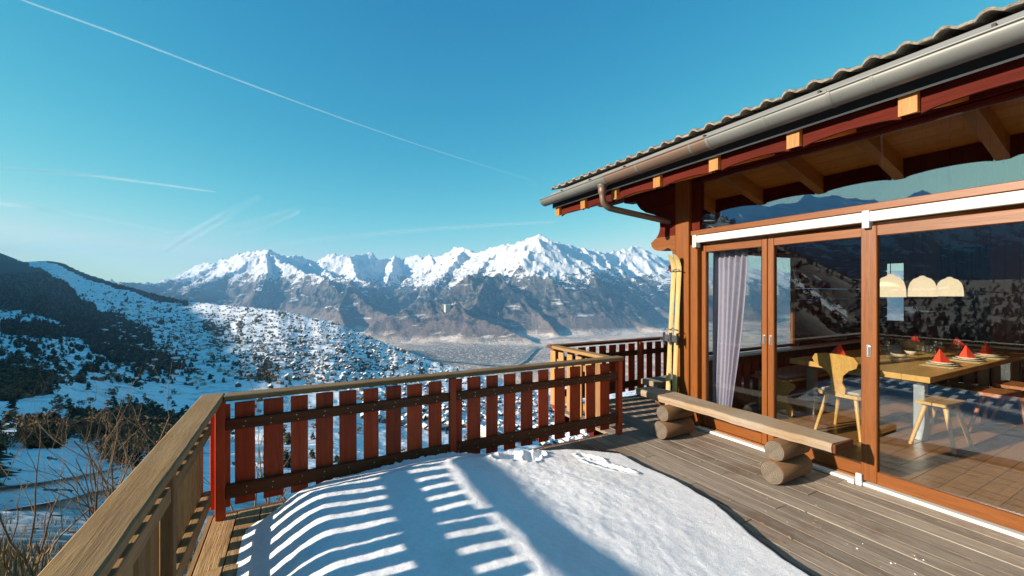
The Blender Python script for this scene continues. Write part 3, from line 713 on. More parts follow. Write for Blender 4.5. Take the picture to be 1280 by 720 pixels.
# the wooded flank further round to the left
oa = np.radians(rng.uniform(-125, -25, 15000)); orr = np.exp(rng.uniform(math.log(55), math.log(2600), 15000)); oz = near_h(oa, orr)
ox, oy = np.sin(oa) * orr, np.cos(oa) * orr; ok_ = fbm(ox / 120, oy / 120, 3) > -.28; ox, oy, oz, orr = ox[ok_], oy[ok_], oz[ok_], orr[ok_]
tm_ = [(BUS if rng.rand() < .3 else CON)[int(rng.randint(5))] for _ in ox]
pl_ = [(ox[i], oy[i], oz[i] - .5, (4 + 5 * rng.rand()) * (.7 + 1.1 * min(1, orr[i] / 1500)), rng.uniform(0, 6.28)) for i in range(len(ox))]
Vt, Ft, Mt = merge(tm_, pl_)
tag(npmesh('wooded_flank', Vt, Ft, [M['conifer'], M['larch']], Mt, smooth=False), 'wooded mountain flank to the left, mirrored darkly in the glass doors', 'forest', kind='stuff')
# houses of the village
def house_t(w, d_, h, wallm):
    o = .12 * w; rt = .35
    V = [(-w, -d_, -4), (w, -d_, -4), (w, d_, -4), (-w, d_, -4), (-w, -d_, h), (w, -d_, h), (w, d_, h), (-w, d_, h), (0, -d_, h * 1.45), (0, d_, h * 1.45)]
    F = [(0, 1, 5), (0, 5, 4), (1, 2, 6), (1, 6, 5), (2, 3, 7), (2, 7, 6), (3, 0, 4), (3, 4, 7), (4, 5, 8), (6, 7, 9)]; MI = [wallm] * 10
    b = len(V); e = 1.18
    V += [(-w * e, -d_ * e, h * .92), (0, -d_ * e, h * 1.5), (w * e, -d_ * e, h * .92), (-w * e, d_ * e, h * .92), (0, d_ * e, h * 1.5), (w * e, d_ * e, h * .92)]
    V += [(p[0], p[1], p[2] + .5) for p in V[b:b + 6]]
    F += [(b + 6, b + 7, b + 10), (b + 6, b + 10, b + 9), (b + 7, b + 8, b + 11), (b + 7, b + 11, b + 10), (b, b + 1, b + 7), (b, b + 7, b + 6), (b + 1, b + 2, b + 8), (b + 1, b + 8, b + 7),
          (b, b + 6, b + 9), (b, b + 9, b + 3), (b + 2, b + 5, b + 11), (b + 2, b + 11, b + 8), (b + 3, b + 9, b + 10), (b + 3, b + 10, b + 4), (b + 4, b + 10, b + 11), (b + 4, b + 11, b + 5)]
    MI += [2] * 16
    # dark window bands, proud of the wall
    for (x0, z0) in ((-.55, .25), (.15, .25), (-.55, .62), (.15, .62)):
        b = len(V); V += [(x0 * w, -d_ - .06, z0 * h), ((x0 + .4) * w, -d_ - .06, z0 * h), ((x0 + .4) * w, -d_ - .06, (z0 + .2) * h), (x0 * w, -d_ - .06, (z0 + .2) * h)]
        F += [(b, b + 1, b + 2), (b, b + 2, b + 3)]; MI += [3, 3]
    return np.array(V, float), np.array(F), np.array(MI)
M['housewin'] = plain('chalet_window', (.03, .035, .04), .2)
ht = [house_t(5, 6, 5, 0), house_t(6, 7, 6.5, 1), house_t(4.5, 5, 4.5, 0), house_t(8, 9, 9, 1), house_t(5, 7, 5.5, 0)]
hm = []
for t in ht:
    mb = MB(); 
    for f, mi in zip(t[1], t[2]): mb.f.append(tuple(int(q) for q in f)); mb.m.append(int(mi)); mb.sm.append(False)
    mb.v = [tuple(p) for p in t[0]]; hm.append(mb.mesh('chalet', [M['housewall'], M['housewall2'], M['houseroof'], M['housewin']]))
hp = []; tries = 0
vil = lambda u, v: (math.exp(-((u - 330) / 120) ** 2 - ((v - (387 + max(0, (u - 300)) * .2) - 22) / 30) ** 2) * 1.5 + math.exp(-((u - 450) / 90) ** 2 - ((v - 445) / 28) ** 2) + .5 * math.exp(-((u - 200) / 60) ** 2 - ((v - 390) / 16) ** 2) + .35 * math.exp(-((u - 300) / 160) ** 2 - ((v - 440) / 30) ** 2) + (.5 if u > 450 and v > 470 else 0))
while len(hp) < 2200 and tries < 30000:
    tries += 1; u = rng.uniform(120, 800); v = rng.uniform(378, 560)
    if rng.rand() > vil(u, v): continue
    q = slope_pt(u, v)
    if q is None or q[3] < 350: continue
    hp.append((*q, u, v))
hp = sorted(hp, key=lambda q: q[3]); hv = [q for q in hp if q[4] < 575 and not (q[4] > 250 and q[5] > 500)][:290]; ids = set(q[:2] for q in hv)
for i, (x, y, z, r, u, v) in enumerate(hv):
    o = bpy.data.objects.new('village_chalet', hm[rng.choice(5, p=[.3, .22, .25, .05, .18])]); COL.objects.link(o); o.location = (x, y, z + .5)
    s_ = rng.uniform(.42, .68); o.scale = (s_, s_, s_); o.rotation_euler = (0, 0, rng.uniform(-.6, .6) - .3)
    tag(o, 'tiny chalet with snow covered roof in the village on the far hillside', 'chalet', 'chalets of the hillside village')
rh = [q for q in hp if q[:2] not in ids]
Vh, Fh, Mh = merge([ht[rng.choice(5, p=[.33, .17, .27, .03, .20])] for _ in rh], [(q[0], q[1], q[2] + .5, rng.uniform(.42, .75), rng.uniform(-.9, .3)) for q in rh])
tag(npmesh('village', Vh, Fh, [M['housewall'], M['housewall2'], M['houseroof'], M['housewin']], Mh, smooth=False), 'dense village of snow roofed houses spread over the sunlit hillside', 'village', kind='stuff')
# pale church like block on the knoll beyond the valley
p = P(559, 391, 6700); t = thing('stone_tower', 'pale stone tower standing alone on a knoll across the valley', 'tower', p)
mb = MB(); mb.box(p[0] - 42, p[0] + 42, p[1] - 42, p[1] + 42, p[2] - 40, p[2] + 125); part('tower_shaft', mb, M['housewall2'], t)
mb = MB(); 
for i in range(4):
    for j in range(4):
        if i in (0, 3) or j in (0, 3): mb.box(p[0] - 46 + i * 25, p[0] - 30 + i * 25, p[1] - 46 + j * 25, p[1] - 30 + j * 25, p[2] + 125, p[2] + 140)
part('battlement', mb, M['housewall2'], t)
# snowy lanes on the slope below the terrace
for nm, pl in (('lane', [(-45, 618), (0, 612), (30, 608), (60, 603), (95, 597), (125, 590), (150, 583), (175, 573), (200, 562), (230, 550)]), ('lane', [(10, 640), (50, 632), (85, 622), (120, 616), (160, 612)])):
    pp = []
    for u, v in pl:
        q = on_slope(u, v)
        if q: pp.append((q[0], q[1], q[2] + .10))
    if len(pp) > 2: tag(part(nm, ribbon(pp, 3.6), M['roadsnow']), kind='structure')

# ---- bare shrubs right below the railing
M['twig'] = wood('shrub_stems', (.16, .095, .05), (.30, .19, .11), 'z', vary=.3, rough=.85, bump=.3)
def shrub(loc, H, seed, label, spread=.5, nst=5, group=None):
    rs = random.Random(seed); t = thing('bare_shrub', label, 'shrub', loc, group=group)
    stem = MB(); tw = MB()
    def grow(p, d, L, r, lev, mb):
        pts = [p]; rad = [r]; k = 5
        for i in range(k):
            d = (d + Vector((rs.uniform(-.22, .22), rs.uniform(-.22, .22), rs.uniform(-.03, .14)))).normalized()
            p = p + d * (L / k); pts.append(p); rad.append(r * (1 - .62 * (i + 1) / k))
            if lev < 3 and i >= 1 and rs.random() < (.85 if lev < 2 else .6):
                a = rs.uniform(0, 6.28); dd = (d + Vector((math.cos(a), math.sin(a), rs.uniform(-.1, .7))) * .85).normalized()
                grow(p, dd, L * rs.uniform(.35, .62), rad[-1] * .62, lev + 1, tw)
        mb.tube(pts, rad, 5 if lev < 2 else 3, cap=False)
    for i in range(nst):
        a = rs.uniform(0, 6.28); d = Vector((math.cos(a) * spread * rs.random(), math.sin(a) * spread * rs.random(), 1)).normalized()
        grow(Vector(loc) + Vector((math.cos(a) * .25, math.sin(a) * .25, 0)), d, H * rs.uniform(.6, 1), .028 * H / 3, 0, stem)
    part('stem', stem, M['twig'], t); part('twigs', tw, M['twig'], t)
    return t
def gz(x, y): return float(near_h(np.array([math.atan2(x, y)]), np.array([math.hypot(x, y)]))[0])
shr = [(70, 6.2, 2.3, 'many stemmed leafless shrub nearest the lower left railing', .75), (150, 7.4, 2.9, 'tall leafless shrub rising beside the upper part of the left handrail', .45), (30, 8.5, 2.4, 'leafless shrub at the left picture edge, behind the nearest one', .8),
       (112, 9.5, 2.6, 'leafless shrub between two nearer ones, left of the railing', .6), (185, 11, 3.2, 'slim leafless shrub with upright shoots just left of the railing corner', .3)]
for i, (u, d, H, lb, sp) in enumerate(shr):
    x, y = dirpx(u); x *= d; y *= d; shrub((x, y, gz(x, y) - .1), H, i * 7 + 1, lb, sp, 4)
for i, (u, d, H) in enumerate([(300, 6.5, 2.4), (352, 7.5, 2.6), (405, 6.8, 2.3), (452, 8, 2.4), (500, 9, 2.2), (560, 8, 2.8), (625, 9, 2.6), (690, 9, 2.6)]):
    x, y = dirpx(u); x *= d; y *= d; shrub((x, y, gz(x, y) - .1), H, 100 + i * 3, 'leafless shrub seen through the gaps of the long red railing', .6, 3, 'shrubs behind the long railing')
# dry grass and brambles on the bank
gb = MB(); rs = random.Random(5)
for i in range(5200):
    u = rs.uniform(-60, 760); d = 4.8 + rs.random() ** 1.4 * 20
    x, y = dirpx(u); x *= d; y *= d; z = gz(x, y) if i % 4 == 0 else None
    if z is None: z = lz + rs.uniform(-.05, .05); x, y = lx + rs.gauss(0, .16), ly + rs.gauss(0, .16)
    else: lx, ly, lz = x, y, z
    h = rs.uniform(.12, .6); a = rs.uniform(0, 6.28); lean = rs.uniform(.1, .5) * h; w = .003 + d * .0008
    tx, ty = x + math.cos(a) * lean, y + math.sin(a) * lean; c, s_ = -math.sin(a) * w, math.cos(a) * w
    h *= .6; lean *= .6; tx, ty = x + math.cos(a) * lean, y + math.sin(a) * lean
    gb.add([(x - c, y - s_, z - .1), (x + c, y + s_, z - .1), ((x + tx) / 2 + c * .7, (y + ty) / 2 + s_ * .7, z + h * .6), (tx, ty, z + h)], [(0, 1, 2), (0, 2, 3)])
M['drygrass'] = plain('dry_grass', (.30, .19, .085), .9, 0, .4, 1, spec=.1)
tag(part('dry_grass', gb, M['drygrass'], at=(0, 0, 0)), 'dry brown grass and bramble stalks on the bank below the terrace', 'grass', kind='stuff')

# ================================================================== TERRACE
deck = thing('terrace_deck', kind='structure', loc=(0, 0, 0))
deck['label'] = 'weathered timber deck of the terrace'
PW = .146; npl = 32
pm = {}
def plank_mesh(L, w=PW - .007):
    k = (round(L, 3), w)
    if k not in pm: pm[k] = MB().box(-w / 2, w / 2, -L / 2, L / 2, -.032, 0, b=.0025).mesh('plank', M['deck'])
    return pm[k]
rs = random.Random(2)
for i in range(npl):
    x = -.52 + PW * (i + .5)
    cuts = [-2.4, [-.6, .4, -.1][i % 3], [2.88, 1.75, 2.3][i % 3] if i > 1 else 2.88, 3.56 if x < 3.12 else 4.72]
    for a, b in zip(cuts[:-1], cuts[1:]):
        piece('plank', plank_mesh(b - a - .004), deck, (x, (a + b) / 2, rs.uniform(-.0015, .0015)))
for i in range(14):
    x = -.52 + PW * (npl + i + .5); piece('plank', plank_mesh(1.16), deck, (x, 4.13, 0))
jm = MB()
for y in np.arange(-2.2, 3.5, .6): jm.box(-.52, 4.1, y - .04, y + .04, -.19, -.034)
for y in (3.9, 4.5): jm.box(3.15, 6.2, y - .04, y + .04, -.19, -.034)
part('joist', jm, M['drky'], deck)
em = MB(); em.box(-.55, -.525, -2.4, 3.59, -.25, -.002); part('edge_board', em, M['stringy'], deck)
em = MB(); em.box(-.522, 3.12, 3.565, 3.59, -.25, -.002); part('edge_board', em, M['string'], deck)
pmh = MB()
for (x, y) in ((-.4, 3.4), (1.3, 3.4), (3.1, 3.4), (-.4, 1), (-.4, -2)): pmh.box(x - .08, x + .08, y - .08, y + .08, -6.5, -.2)
part('deck_post', pmh, M['drkz'], deck)
# small debris on the boards
for i in range(46):
    x = rs.uniform(2.7, 4.0); y = rs.uniform(.6, 2.6); s_ = rs.uniform(.006, .02)
    if i == 0:
        lf = MB(); lf.add([(-.02, 0, .002), (0, -.009, .004), (.02, .001, .006), (.003, .010, .003)], [(0, 1, 2), (0, 2, 3)]); lfm = lf.mesh('leaf', plain('dead_leaf', (.42, .25, .10), .8, 0, .4, 20))
    o = bpy.data.objects.new('dead_leaf', lfm); COL.objects.link(o); o.location = (x, y, .0025); o.rotation_euler = (0, 0, rs.uniform(0, 6.28)); o.scale = (s_ / .02,) * 3
    tag(o, 'small dry leaf fragment lying on the deck boards', 'leaf', 'leaf fragments on the deck')

# railings ---------------------------------------------------------
def taper_slat(w, h, t, mt, nm='slat'):
    mb = MB(); mb.box(-w / 2, w / 2, -t / 2, t / 2, 0, h, b=.003); return mb.mesh(nm, mt)
# long railing
ry = 3.5
rail = thing('railing', 'long dark red wooden railing across the far edge of the terrace', 'railing', (1.3, ry, 0))
sx_ = [-.476, -.327, -.148, .024, .198, .374, .553, .732, .914, 1.098, 1.309, 1.47, 1.656, 1.847, 2.04, 2.24, 2.44, 2.636, 2.85, 3.045]
sms = [taper_slat(.118 + .006 * k, .735, .022, M['redz']) for k in range(3)]
for i, x in enumerate(sx_):
    z = .065 + rs.uniform(-.006, .006)
    if i == 10: piece('slat', taper_slat(.08, .735, .022, M['redz']), rail, (x + .002, ry + .042, z)); continue
    piece('slat', sms[i % 3], rail, (x, ry + .042, z), (0, rs.uniform(-.006, .006), 0))
def bar(x0, x1, y0, y1, z0, z1, mt, parent, nm, b=.004): return part(nm, MB().box(x0, x1, y0, y1, z0, z1, b=b), mt, parent)
for (a, b_) in ((-.44, 1.214), (1.276, 3.18)):
    bar(a, b_, ry - .018, ry + .028, .622, .695, M['string'], rail, 'rail_bar'); bar(a, b_, ry - .018, ry + .028, .138, .232, M['string'], rail, 'rail_bar')
for x in (-.47, 1.245, 3.215): bar(x - .029, x + .029, ry - .03, ry + .028, .002, .828, M['redz'], rail, 'post')
bar(-.448, 3.26, ry - .045, ry + .072, .832, .872, M['railx'], rail, 'handrail', .006)
# left railing
lx_ = -.52
lr_ = thing('railing', 'left railing in the foreground with a broad weathered handrail', 'railing', (lx_, 1.2, 0))
lsm = MB().box(-.011, .011, -.0475, .0475, 0, .735, b=.003).mesh('slat', M['wgoldz'])
y = 3.42; 
while y > -2.35:
    piece('slat', lsm, lr_, (-.572, y, .065 + rs.uniform(-.005, .005))); y -= .152
for (a, b_) in ((-2.35, .66), (.74, 2.42), (2.48, 3.46)):
    bar(-.558, -.513, a, b_, .622, .695, M['stringy'], lr_, 'rail_bar'); bar(-.558, -.513, a, b_, .138, .232, M['stringy'], lr_, 'rail_bar')
for y in (.70, 2.45): bar(-.558, -.505, y - .027, y + .027, .002, .828, M['wgoldz'], lr_, 'post')
hm_ = MB()
# broad handrail with a slightly worn, irregular top
nY = 90; ys = np.linspace(-2.4, 3.573, nY); prof = [(-.59, .832), (-.592, .866), (-.583, .874), (-.46, .873), (-.452, .866), (-.453, .832)]
vs = []
for yy in ys:
    for (px, pz) in prof:
        wv = .0006 * math.sin(yy * 7 + px * 40) + .0008 * math.sin(yy * 23) + .0007 * math.sin(yy * 47 + px * 90) 
        vs.append((px - (wv if px > -.5 else 0), yy, pz + wv * .6 * (pz > .84)))
k = len(prof); fs = [(i * k + j, i * k + (j + 1) % k, (i + 1) * k + (j + 1) % k, (i + 1) * k + j) for i in range(nY - 1) for j in range(k)] + [tuple(range(k - 1, -1, -1)), tuple((nY - 1) * k + j for j in range(k))]
hm_.add(vs, fs); part('handrail', hm_, M['rail'], lr_)
scm = MB()
for x in sx_:
    for z in (.64, .675, .165, .205):
        xx = x + rs.uniform(-.02, .02); scm.add([(xx + .004 * math.cos(a), ry - .0195, z + .004 * math.sin(a)) for a in (0, 1.26, 2.51, 3.77, 5.03)], [(0, 1, 2, 3, 4)])
o = part('screw_heads', scm, M['steel'], rail); o['kind'] = 'stuff'
# short railing running away from us
rr = thing('railing', 'short railing stepping back at the right end of the long one', 'railing', (3.15, 4.1, 0))
ssm = MB().box(-.011, .011, -.059, .059, 0, .735, b=.003).mesh('slat', M['wgoldz'])
for i in range(6): piece('slat', ssm, rr, (3.10, 3.70 + i * .19, .065))
for z0, z1 in ((.622, .695), (.138, .232)): bar(3.115, 3.158, 3.54, 4.66, z0, z1, M['stringy'], rr, 'rail_bar')
bar(3.06, 3.175, 3.576, 4.64, .834, .873, M['rail'], rr, 'handrail', .006)
bar(3.11, 3.17, 4.66, 4.72, .002, .83, M['redz'], rr, 'post')
# far railing past the house corner
fr_ = thing('railing', 'far dark railing behind the house corner and the skis', 'railing', (4.6, 4.7, 0))
fx = [3.27 + .192 * i for i in range(16)]
for i, x in enumerate(fx): piece('slat', sms[i % 3], fr_, (x, 4.742, .065))
for z0, z1 in ((.622, .695), (.138, .232)):
    bar(3.18, 6.2, 4.683, 4.728, z0, z1, M['string'], fr_, 'rail_bar')
bar(3.06, 6.3, 4.645, 4.76, .833, .872, M['string'], fr_, 'handrail', .006)
for x in (4.7, 6.2): bar(x - .03, x + .03, 4.62, 4.682, .002, .831, M['redz'], fr_, 'post')

# snow on the deck -------------------------------------------------
nx, ny = 300, 420
gx = np.linspace(-.42, 2.98, nx); gy = np.linspace(-2.2, 3.56, ny); GX, GY = np.meshgrid(gx, gy, indexing='ij')
el = -.30 + .05 * fbm(GY * 1.1, GX * 0, 3) + .25 * sstep(3.2, 3.6, GY)
er = np.interp(GY, [-2.2, 0, .8, 1.224, 1.367, 1.624, 1.95, 2.355, 2.745, 3.139, 3.56], [2.3, 2.45, 2.50, 2.53, 2.545, 2.64, 2.76, 2.82, 2.78, 2.80, 2.2]) + .035 * fbm(GY * 2.2, GX * 0 + 5, 4)
ft = np.interp(GX, [-.4, -.1, .2, .6, 1.2, 1.5, 2.3, 3.0], [3.25, 3.42, 3.53, 3.54, 3.545, 3.40, 3.27, 2.9]) + .03 * fbm(GX * 3, GY * 0 + 3, 3)
dl = GX - el; drr = er - GX; dt = ft - GY
hl = sstep(0, .50, dl) ** .75 * .25; hr = .04 + .21 * np.clip(drr / 1.6, 0, 1); hr = np.where(drr < .05, hr * sstep(-.012, .05, drr), hr); htp = sstep(0, .12, dt) * .16 + .11 * sstep(.05, .6, dt)
H = np.minimum(np.minimum(hl, hr), htp)
inside = (dl > 0) & (drr > -.012) & (dt > 0)
H = H + np.where(inside, (.018 * fbm(GX * 1.6, GY * 1.6, 4) + .004 * fbm(GX * 14, GY * 14, 3)) * np.clip(H / .15, 0, 1), 0)
# streaky melt ripples down the left flank, footprints, crusty lip by the railing
rip = sstep(.55, .15, dl) * sstep(0, .1, dl); H += rip * .007 * fbm(GX * 26, GY * 26, 3)
for (fx_, fy_, a, L, w, dp) in [(1.62, 3.12, .3, .13, .08, .10), (1.80, 3.06, .9, .10, .07, .09), (2.36, 2.93, 2.2, .10, .055, .05), (2.38, 2.72, 2.25, .17, .05, .06), (1.50, 3.17, 0, .06, .05, .06), (1.92, 3.10, 1, .06, .05, .05), (1.1, .8, .4, .05, .04, .02), (1.3, 1.1, 1.4, .04, .03, .02)]:
    c, s_ = math.cos(a), math.sin(a); qx = (GX - fx_) * c + (GY - fy_) * s_; qy = -(GX - fx_) * s_ + (GY - fy_) * c
    q = (qx / L) ** 2 + (qy / w) ** 2; H -= dp * np.exp(-q ** 2) * np.clip(H / .1, 0, 1); H += .012 * np.exp(-(np.sqrt(q) - 1.35) ** 2 / .06) * (1 + fbm(GX * 30, GY * 30, 2)) * (H > .05)
lip = np.exp(-((dt - .07) / .05) ** 2) * sstep(.3, .7, GX) * sstep(1.5, 1.2, GX); H += lip * (.03 + .05 * np.abs(fbm(GX * 13, GY * 13, 3)))
H = np.where(inside, np.maximum(H, .004), -.02)
Vs = np.stack([GX, GY, H + .002], -1); ii = np.arange(nx * ny).reshape(nx, ny)
Fs = np.stack([ii[:-1, :-1], ii[1:, :-1], ii[1:, 1:], ii[:-1, 1:]], -1).reshape(-1, 4)
ok = inside.ravel()[Fs].any(axis=1); Fs = Fs[ok]
# skirt down to the boards is given by the border cells themselves (they end below the deck surface)
sn = npmesh('snow', Vs.reshape(-1, 3), Fs, M['snow'])
tag(sn, 'thick melting slab of snow covering the middle of the terrace', 'snow', kind='stuff')
# dark rim on the boards along the edge of the slab
rimv = []; 
for yy in np.linspace(-2.2, 3.3, 160):
    e = float(np.interp(yy, [-2.2, 0, .8, 1.224, 1.367, 1.624, 1.95, 2.355, 2.745, 3.139, 3.56], [2.3, 2.45, 2.50, 2.53, 2.545, 2.64, 2.76, 2.82, 2.78, 2.80, 2.2]) + .035 * fbm(np.array([yy * 2.2]), np.array([5.]), 4)[0])
    w = .028 + .03 * abs(float(fbm(np.array([yy * 5]), np.array([9.]), 3)[0])) + .012 * abs(float(fbm(np.array([yy * 22]), np.array([2.]), 2)[0]))
    rimv += [(e - .05, yy, .005), (e + w, yy, .005), (e + w * .9, yy, .0)]
mb = MB(); mb.add(rimv, [(3 * i, 3 * i + 1, 3 * i + 4, 3 * i + 3) for i in range(159)] + [(3 * i + 1, 3 * i + 2, 3 * i + 5, 3 * i + 4) for i in range(159)])
tag(part('snow_rim', mb, plain('dark_rim_strip', (.018, .014, .012), .35, 0, .3, 20)), 'dark rim along the edge of the snow', 'snow_rim', kind='stuff')
# crumbs of ice on the boards
ic = MB(); 
for i in range(26):
    x = rs.gauss(3.0, .2); y = rs.gauss(1.2, .3); s_ = rs.uniform(.002, .007)
    ic.add([(x + s_, y, .0), (x, y + s_, .0), (x - s_, y, .0), (x, y - s_, .0), (x + rs.uniform(-.3, .3) * s_, y, s_ * .9)], [(0, 1, 4), (1, 2, 4), (2, 3, 4), (3, 0, 4)])
tag(part('ice_crumbs', ic, M['snow']), 'small crumbs of ice scattered on the deck boards', 'ice', kind='stuff')

# ================================================================== CHALET
WX = 4.18
ch = thing('chalet', 'timber chalet with sliding glass doors, deep eaves and a tiled roof', 'house', (6.5, 1, 0))
def cbar(x0, x1, y0, y1, z0, z1, mt, nm, b=.004, parent=None, label=None): return part(nm, MB().box(x0, x1, y0, y1, z0, z1, b=b), mt, parent or ch, label=label)
# threshold: white rail, honey sill
cbar(WX - .05, WX + .02, -2.4, 3.27, .003, .030, M['white'], 'floor_track')
cbar(WX + .022, WX + .16, -2.4, 3.27, .003, .045, M['honz'], 'threshold')
# corner post and jamb
cbar(WX - .06, WX + .13, 3.30, 3.50, .003, 3.06, M['honz'], 'corner_post', .008)
cbar(WX - .035, WX + .12, 3.20, 3.297, .003, 2.16, M['honz'], 'door_jamb')
# frames above the doors
cbar(WX - .012, WX + .12, -2.4, 3.297, 2.163, 2.262, M['hony'], 'door_head')
cbar(WX - .075, WX - .015, -2.4, 3.24, 2.172, 2.252, M['white'], 'awning_rail', .006)
for y in (3.215, 1.60): part('awning_bracket', MB().box(WX - .088, WX - .008, y - .035, y + .012, 2.12, 2.262, b=.003), M['white'], ch)
cbar(WX - .03, WX + .12, -2.4, 3.297, 2.265, 2.325, M['hony'], 'window_sill')
uw = thing('upper_window', parent=ch, loc=(WX - 6.5, 0, 2.6))
def sub(nm, par, mb, mt): return part(nm, mb, mt, par)
for (a, b_) in ((-2.38, .06), (.08, 3.18)):
    sub('pane', uw, MB().box(WX + .03, WX + .038, a, b_, 2.33, 2.885), M['glass_up'])
sub('frame', uw, MB().box(WX - .01, WX + .06, 3.19, 3.296, 2.33, 2.90, b=.004), M['drkz'])
sub('frame', uw, MB().box(WX, WX + .06, -2.4, 3.186, 2.888, 2.925, b=.004), M['drky'])
cbar(WX - .02, WX + .14, -2.4, 5.0, 2.93, 3.07, M['drky'], 'wall_plate', .006)
# sliding doors
def door(y0, y1, x, mt_s=.085, lockside=1, z1=2.155, lab=None, toprail=.09):
    d = thing('sliding_door', parent=ch, loc=(x - 6.5, (y0 + y1) / 2 - 1, 0))
    if lab: d['label'] = lab
    z0 = .048
    sub('stile', d, MB().box(x, x + .06, y0, y0 + mt_s, z0, z1, b=.005), M['honz']); sub('stile', d, MB().box(x, x + .06, y1 - mt_s, y1, z0, z1, b=.005), M['honz'])
    sub('top_rail', d, MB().box(x + .002, x + .058, y0 + mt_s, y1 - mt_s, z1 - toprail, z1, b=.004), M['hony'])
    sub('bottom_rail', d, MB().box(x + .002, x + .058, y0 + mt_s, y1 - mt_s, z0, z0 + .10, b=.004), M['hony'])
    sub('pane', d, MB().box(x + .026, x + .033, y0 + mt_s, y1 - mt_s, z0 + .10, z1 - toprail), M['glass'])
    yh = y0 + mt_s * .5 if lockside < 0 else y1 - mt_s * .5
    hb = MB(); hb.box(x - .006, x, yh - .014, yh + .014, 1.07, 1.17, b=.002); hb.box(x - .022, x - .006, yh - .008, yh + .006, 1.08, 1.16, b=.003); sub('handle', d, hb, M['steel'])
    return d
door(2.44, 3.195, WX + .03, .055, -1)
door(1.60, 2.435, WX + .031, .06, 0.5)
d3 = door(-.35, 1.635, WX - .045, .105, 1, z1=2.14, toprail=.085)
door(-2.4, -.36, WX + .03, .08, -1)
part('track_stop', MB().box(WX - .075, WX - .052, 1.62, 1.66, .004, .10, b=.002), M['white'], ch)
part('track_stop', MB().box(WX - .09, WX - .06, 1.665, 1.71, .0045, .045, b=.002), M['white'], ch)

# carved consoles on the corner (they carry the roof overhang)
prof = [(3.503, 2.90), (4.38, 2.93), (4.38, 2.86), (4.15, 2.84), (4.13, 2.79), (4.07, 2.72), (3.98, 2.66), (3.90, 2.63), (3.82, 2.60), (3.77, 2.55), (3.74, 2.50), (3.735, 2.43), (3.745, 2.38), (3.77, 2.33), (3.80, 2.30), (3.85, 2.27), (3.89, 2.24), (3.875, 2.19), (3.84, 2.155), (3.79, 2.135), (3.70, 2.128),
        (3.66, 2.14), (3.62, 2.155), (3.58, 2.14), (3.55, 2.11), (3.535, 2.06), (3.525, 1.98), (3.503, 1.93)]
# built as four stacked logs so the joints show
def clip_band(poly, za, zb):
    def clip(poly, z, up):
        out = []
        for i in range(len(poly)):
            a, b = poly[i], poly[(i + 1) % len(poly)]; ia = (a[1] >= z) == up; ib = (b[1] >= z) == up
            if ia: out.append(a)
            if ia != ib: t = (z - a[1]) / (b[1] - a[1]); out.append((a[0] + t * (b[0] - a[0]), z))
        return out
    return clip(clip(poly, za, True), zb, False)
for i, (za, zb) in enumerate(((1.93, 2.115), (2.118, 2.30), (2.303, 2.49), (2.493, 2.70), (2.703, 2.925))):
    q = clip_band(prof, za, zb)
    if len(q) > 2: part('console_log', MB().prism(q, 'x', WX - .055 + .004 * (i % 2), WX + .10), M['drky'] if i > 1 else M['hony'], ch)  # upper logs darker: the shade of the eave is put into their colour
part('console_log', MB().prism([(3.503, 1.84), (3.58, 1.85), (3.61, 1.89), (3.60, 1.93), (3.56, 1.955), (3.503, 1.955)], 'x', WX - .05, WX + .08), M['drky'], ch)
# north wall: log courses with a window
NY0, NY1 = 3.36, 3.50
for i in range(19):
    z0 = .003 + i * .165; z1 = z0 + .160
    if z1 < .80 or z0 > 2.08:
        x1 = min(9.5, 9.5); cbar(WX + .135, 9.5, NY0, NY1 - .003 * (i % 2), z0, z1, M['drkx'], 'wall_log', .012)
    else:
        cbar(6.62, 9.5, NY0, NY1 - .003 * (i % 2), z0, z1, M['drkx'], 'wall_log', .012)
nw = thing('side_window', parent=ch, loc=(5.4 - 6.5, 3.43 - 1, 1.4))
sub('pane', nw, MB().box(4.36, 6.56, 3.425, 3.432, .84, 2.10), M['glass'])
for x in (4.335, 5.12, 5.85, 6.585): sub('frame', nw, MB().box(x - .022, x + .022, 3.40, 3.46, .80, 2.14, b=.003), M['honz'])
for z in (.815, 2.125): sub('frame', nw, MB().box(4.358, 6.562, 3.402, 3.458, z - .02, z + .02, b=.003), M['honx'])
part('inner_sill', MB().box(4.32, 9.35, 3.22, 3.358, .775, .80, b=.004), M['white'], ch)
# east wall with a narrow window, south wall, wainscot, floor, ceiling
EX = 9.4
for i in range(40):
    y = -2.4 + i * .145
    if 3.0 < y < 3.4: 
        cbar(EX, EX + .12, y, y + .141, .05, 1.05, M['int'], 'wall_board', .004); cbar(EX, EX + .12, y, y + .141, 2.15, 5.0, M['int'], 'wall_board', .004)
    else: cbar(EX, EX + .12, y, y + .141, .05, 5.0, M['int'], 'wall_board', .004)

ew = thing('rear_window', parent=ch, loc=(EX - 6.5, 1.6, 1.6))
sub('pane', ew, MB().box(EX + .05, EX + .057, 2.96, 3.4, 1.06, 2.14), M['glass'])
sub('frame', ew, MB().box(EX + .02, EX + .09, 2.96, 3.4, 1.052, 1.09, b=.003), M['hony']); sub('frame', ew, MB().box(EX + .02, EX + .09, 2.96, 3.4, 2.11, 2.149, b=.003), M['hony'])
cbar(EX - .10, EX - .002, -2.4, 3.2, .76, .785, M['white'], 'inner_sill')
cbar(WX + .14, EX, -2.52, -2.405, .05, 4.9, M['int'], 'end_wall')
for i in range(35):
    x = WX + .165 + i * .15
    if x < EX: cbar(x, min(x + .147, EX), 3.33, 3.356, .05, .77, M['int'], 'wainscot_board', .003)
for i in range(36):
    y = -2.4 + i * .16; cbar(WX + .163, EX, y, min(y + .157, 3.33), .0, .048, M['floor'], 'floor_board', .002)
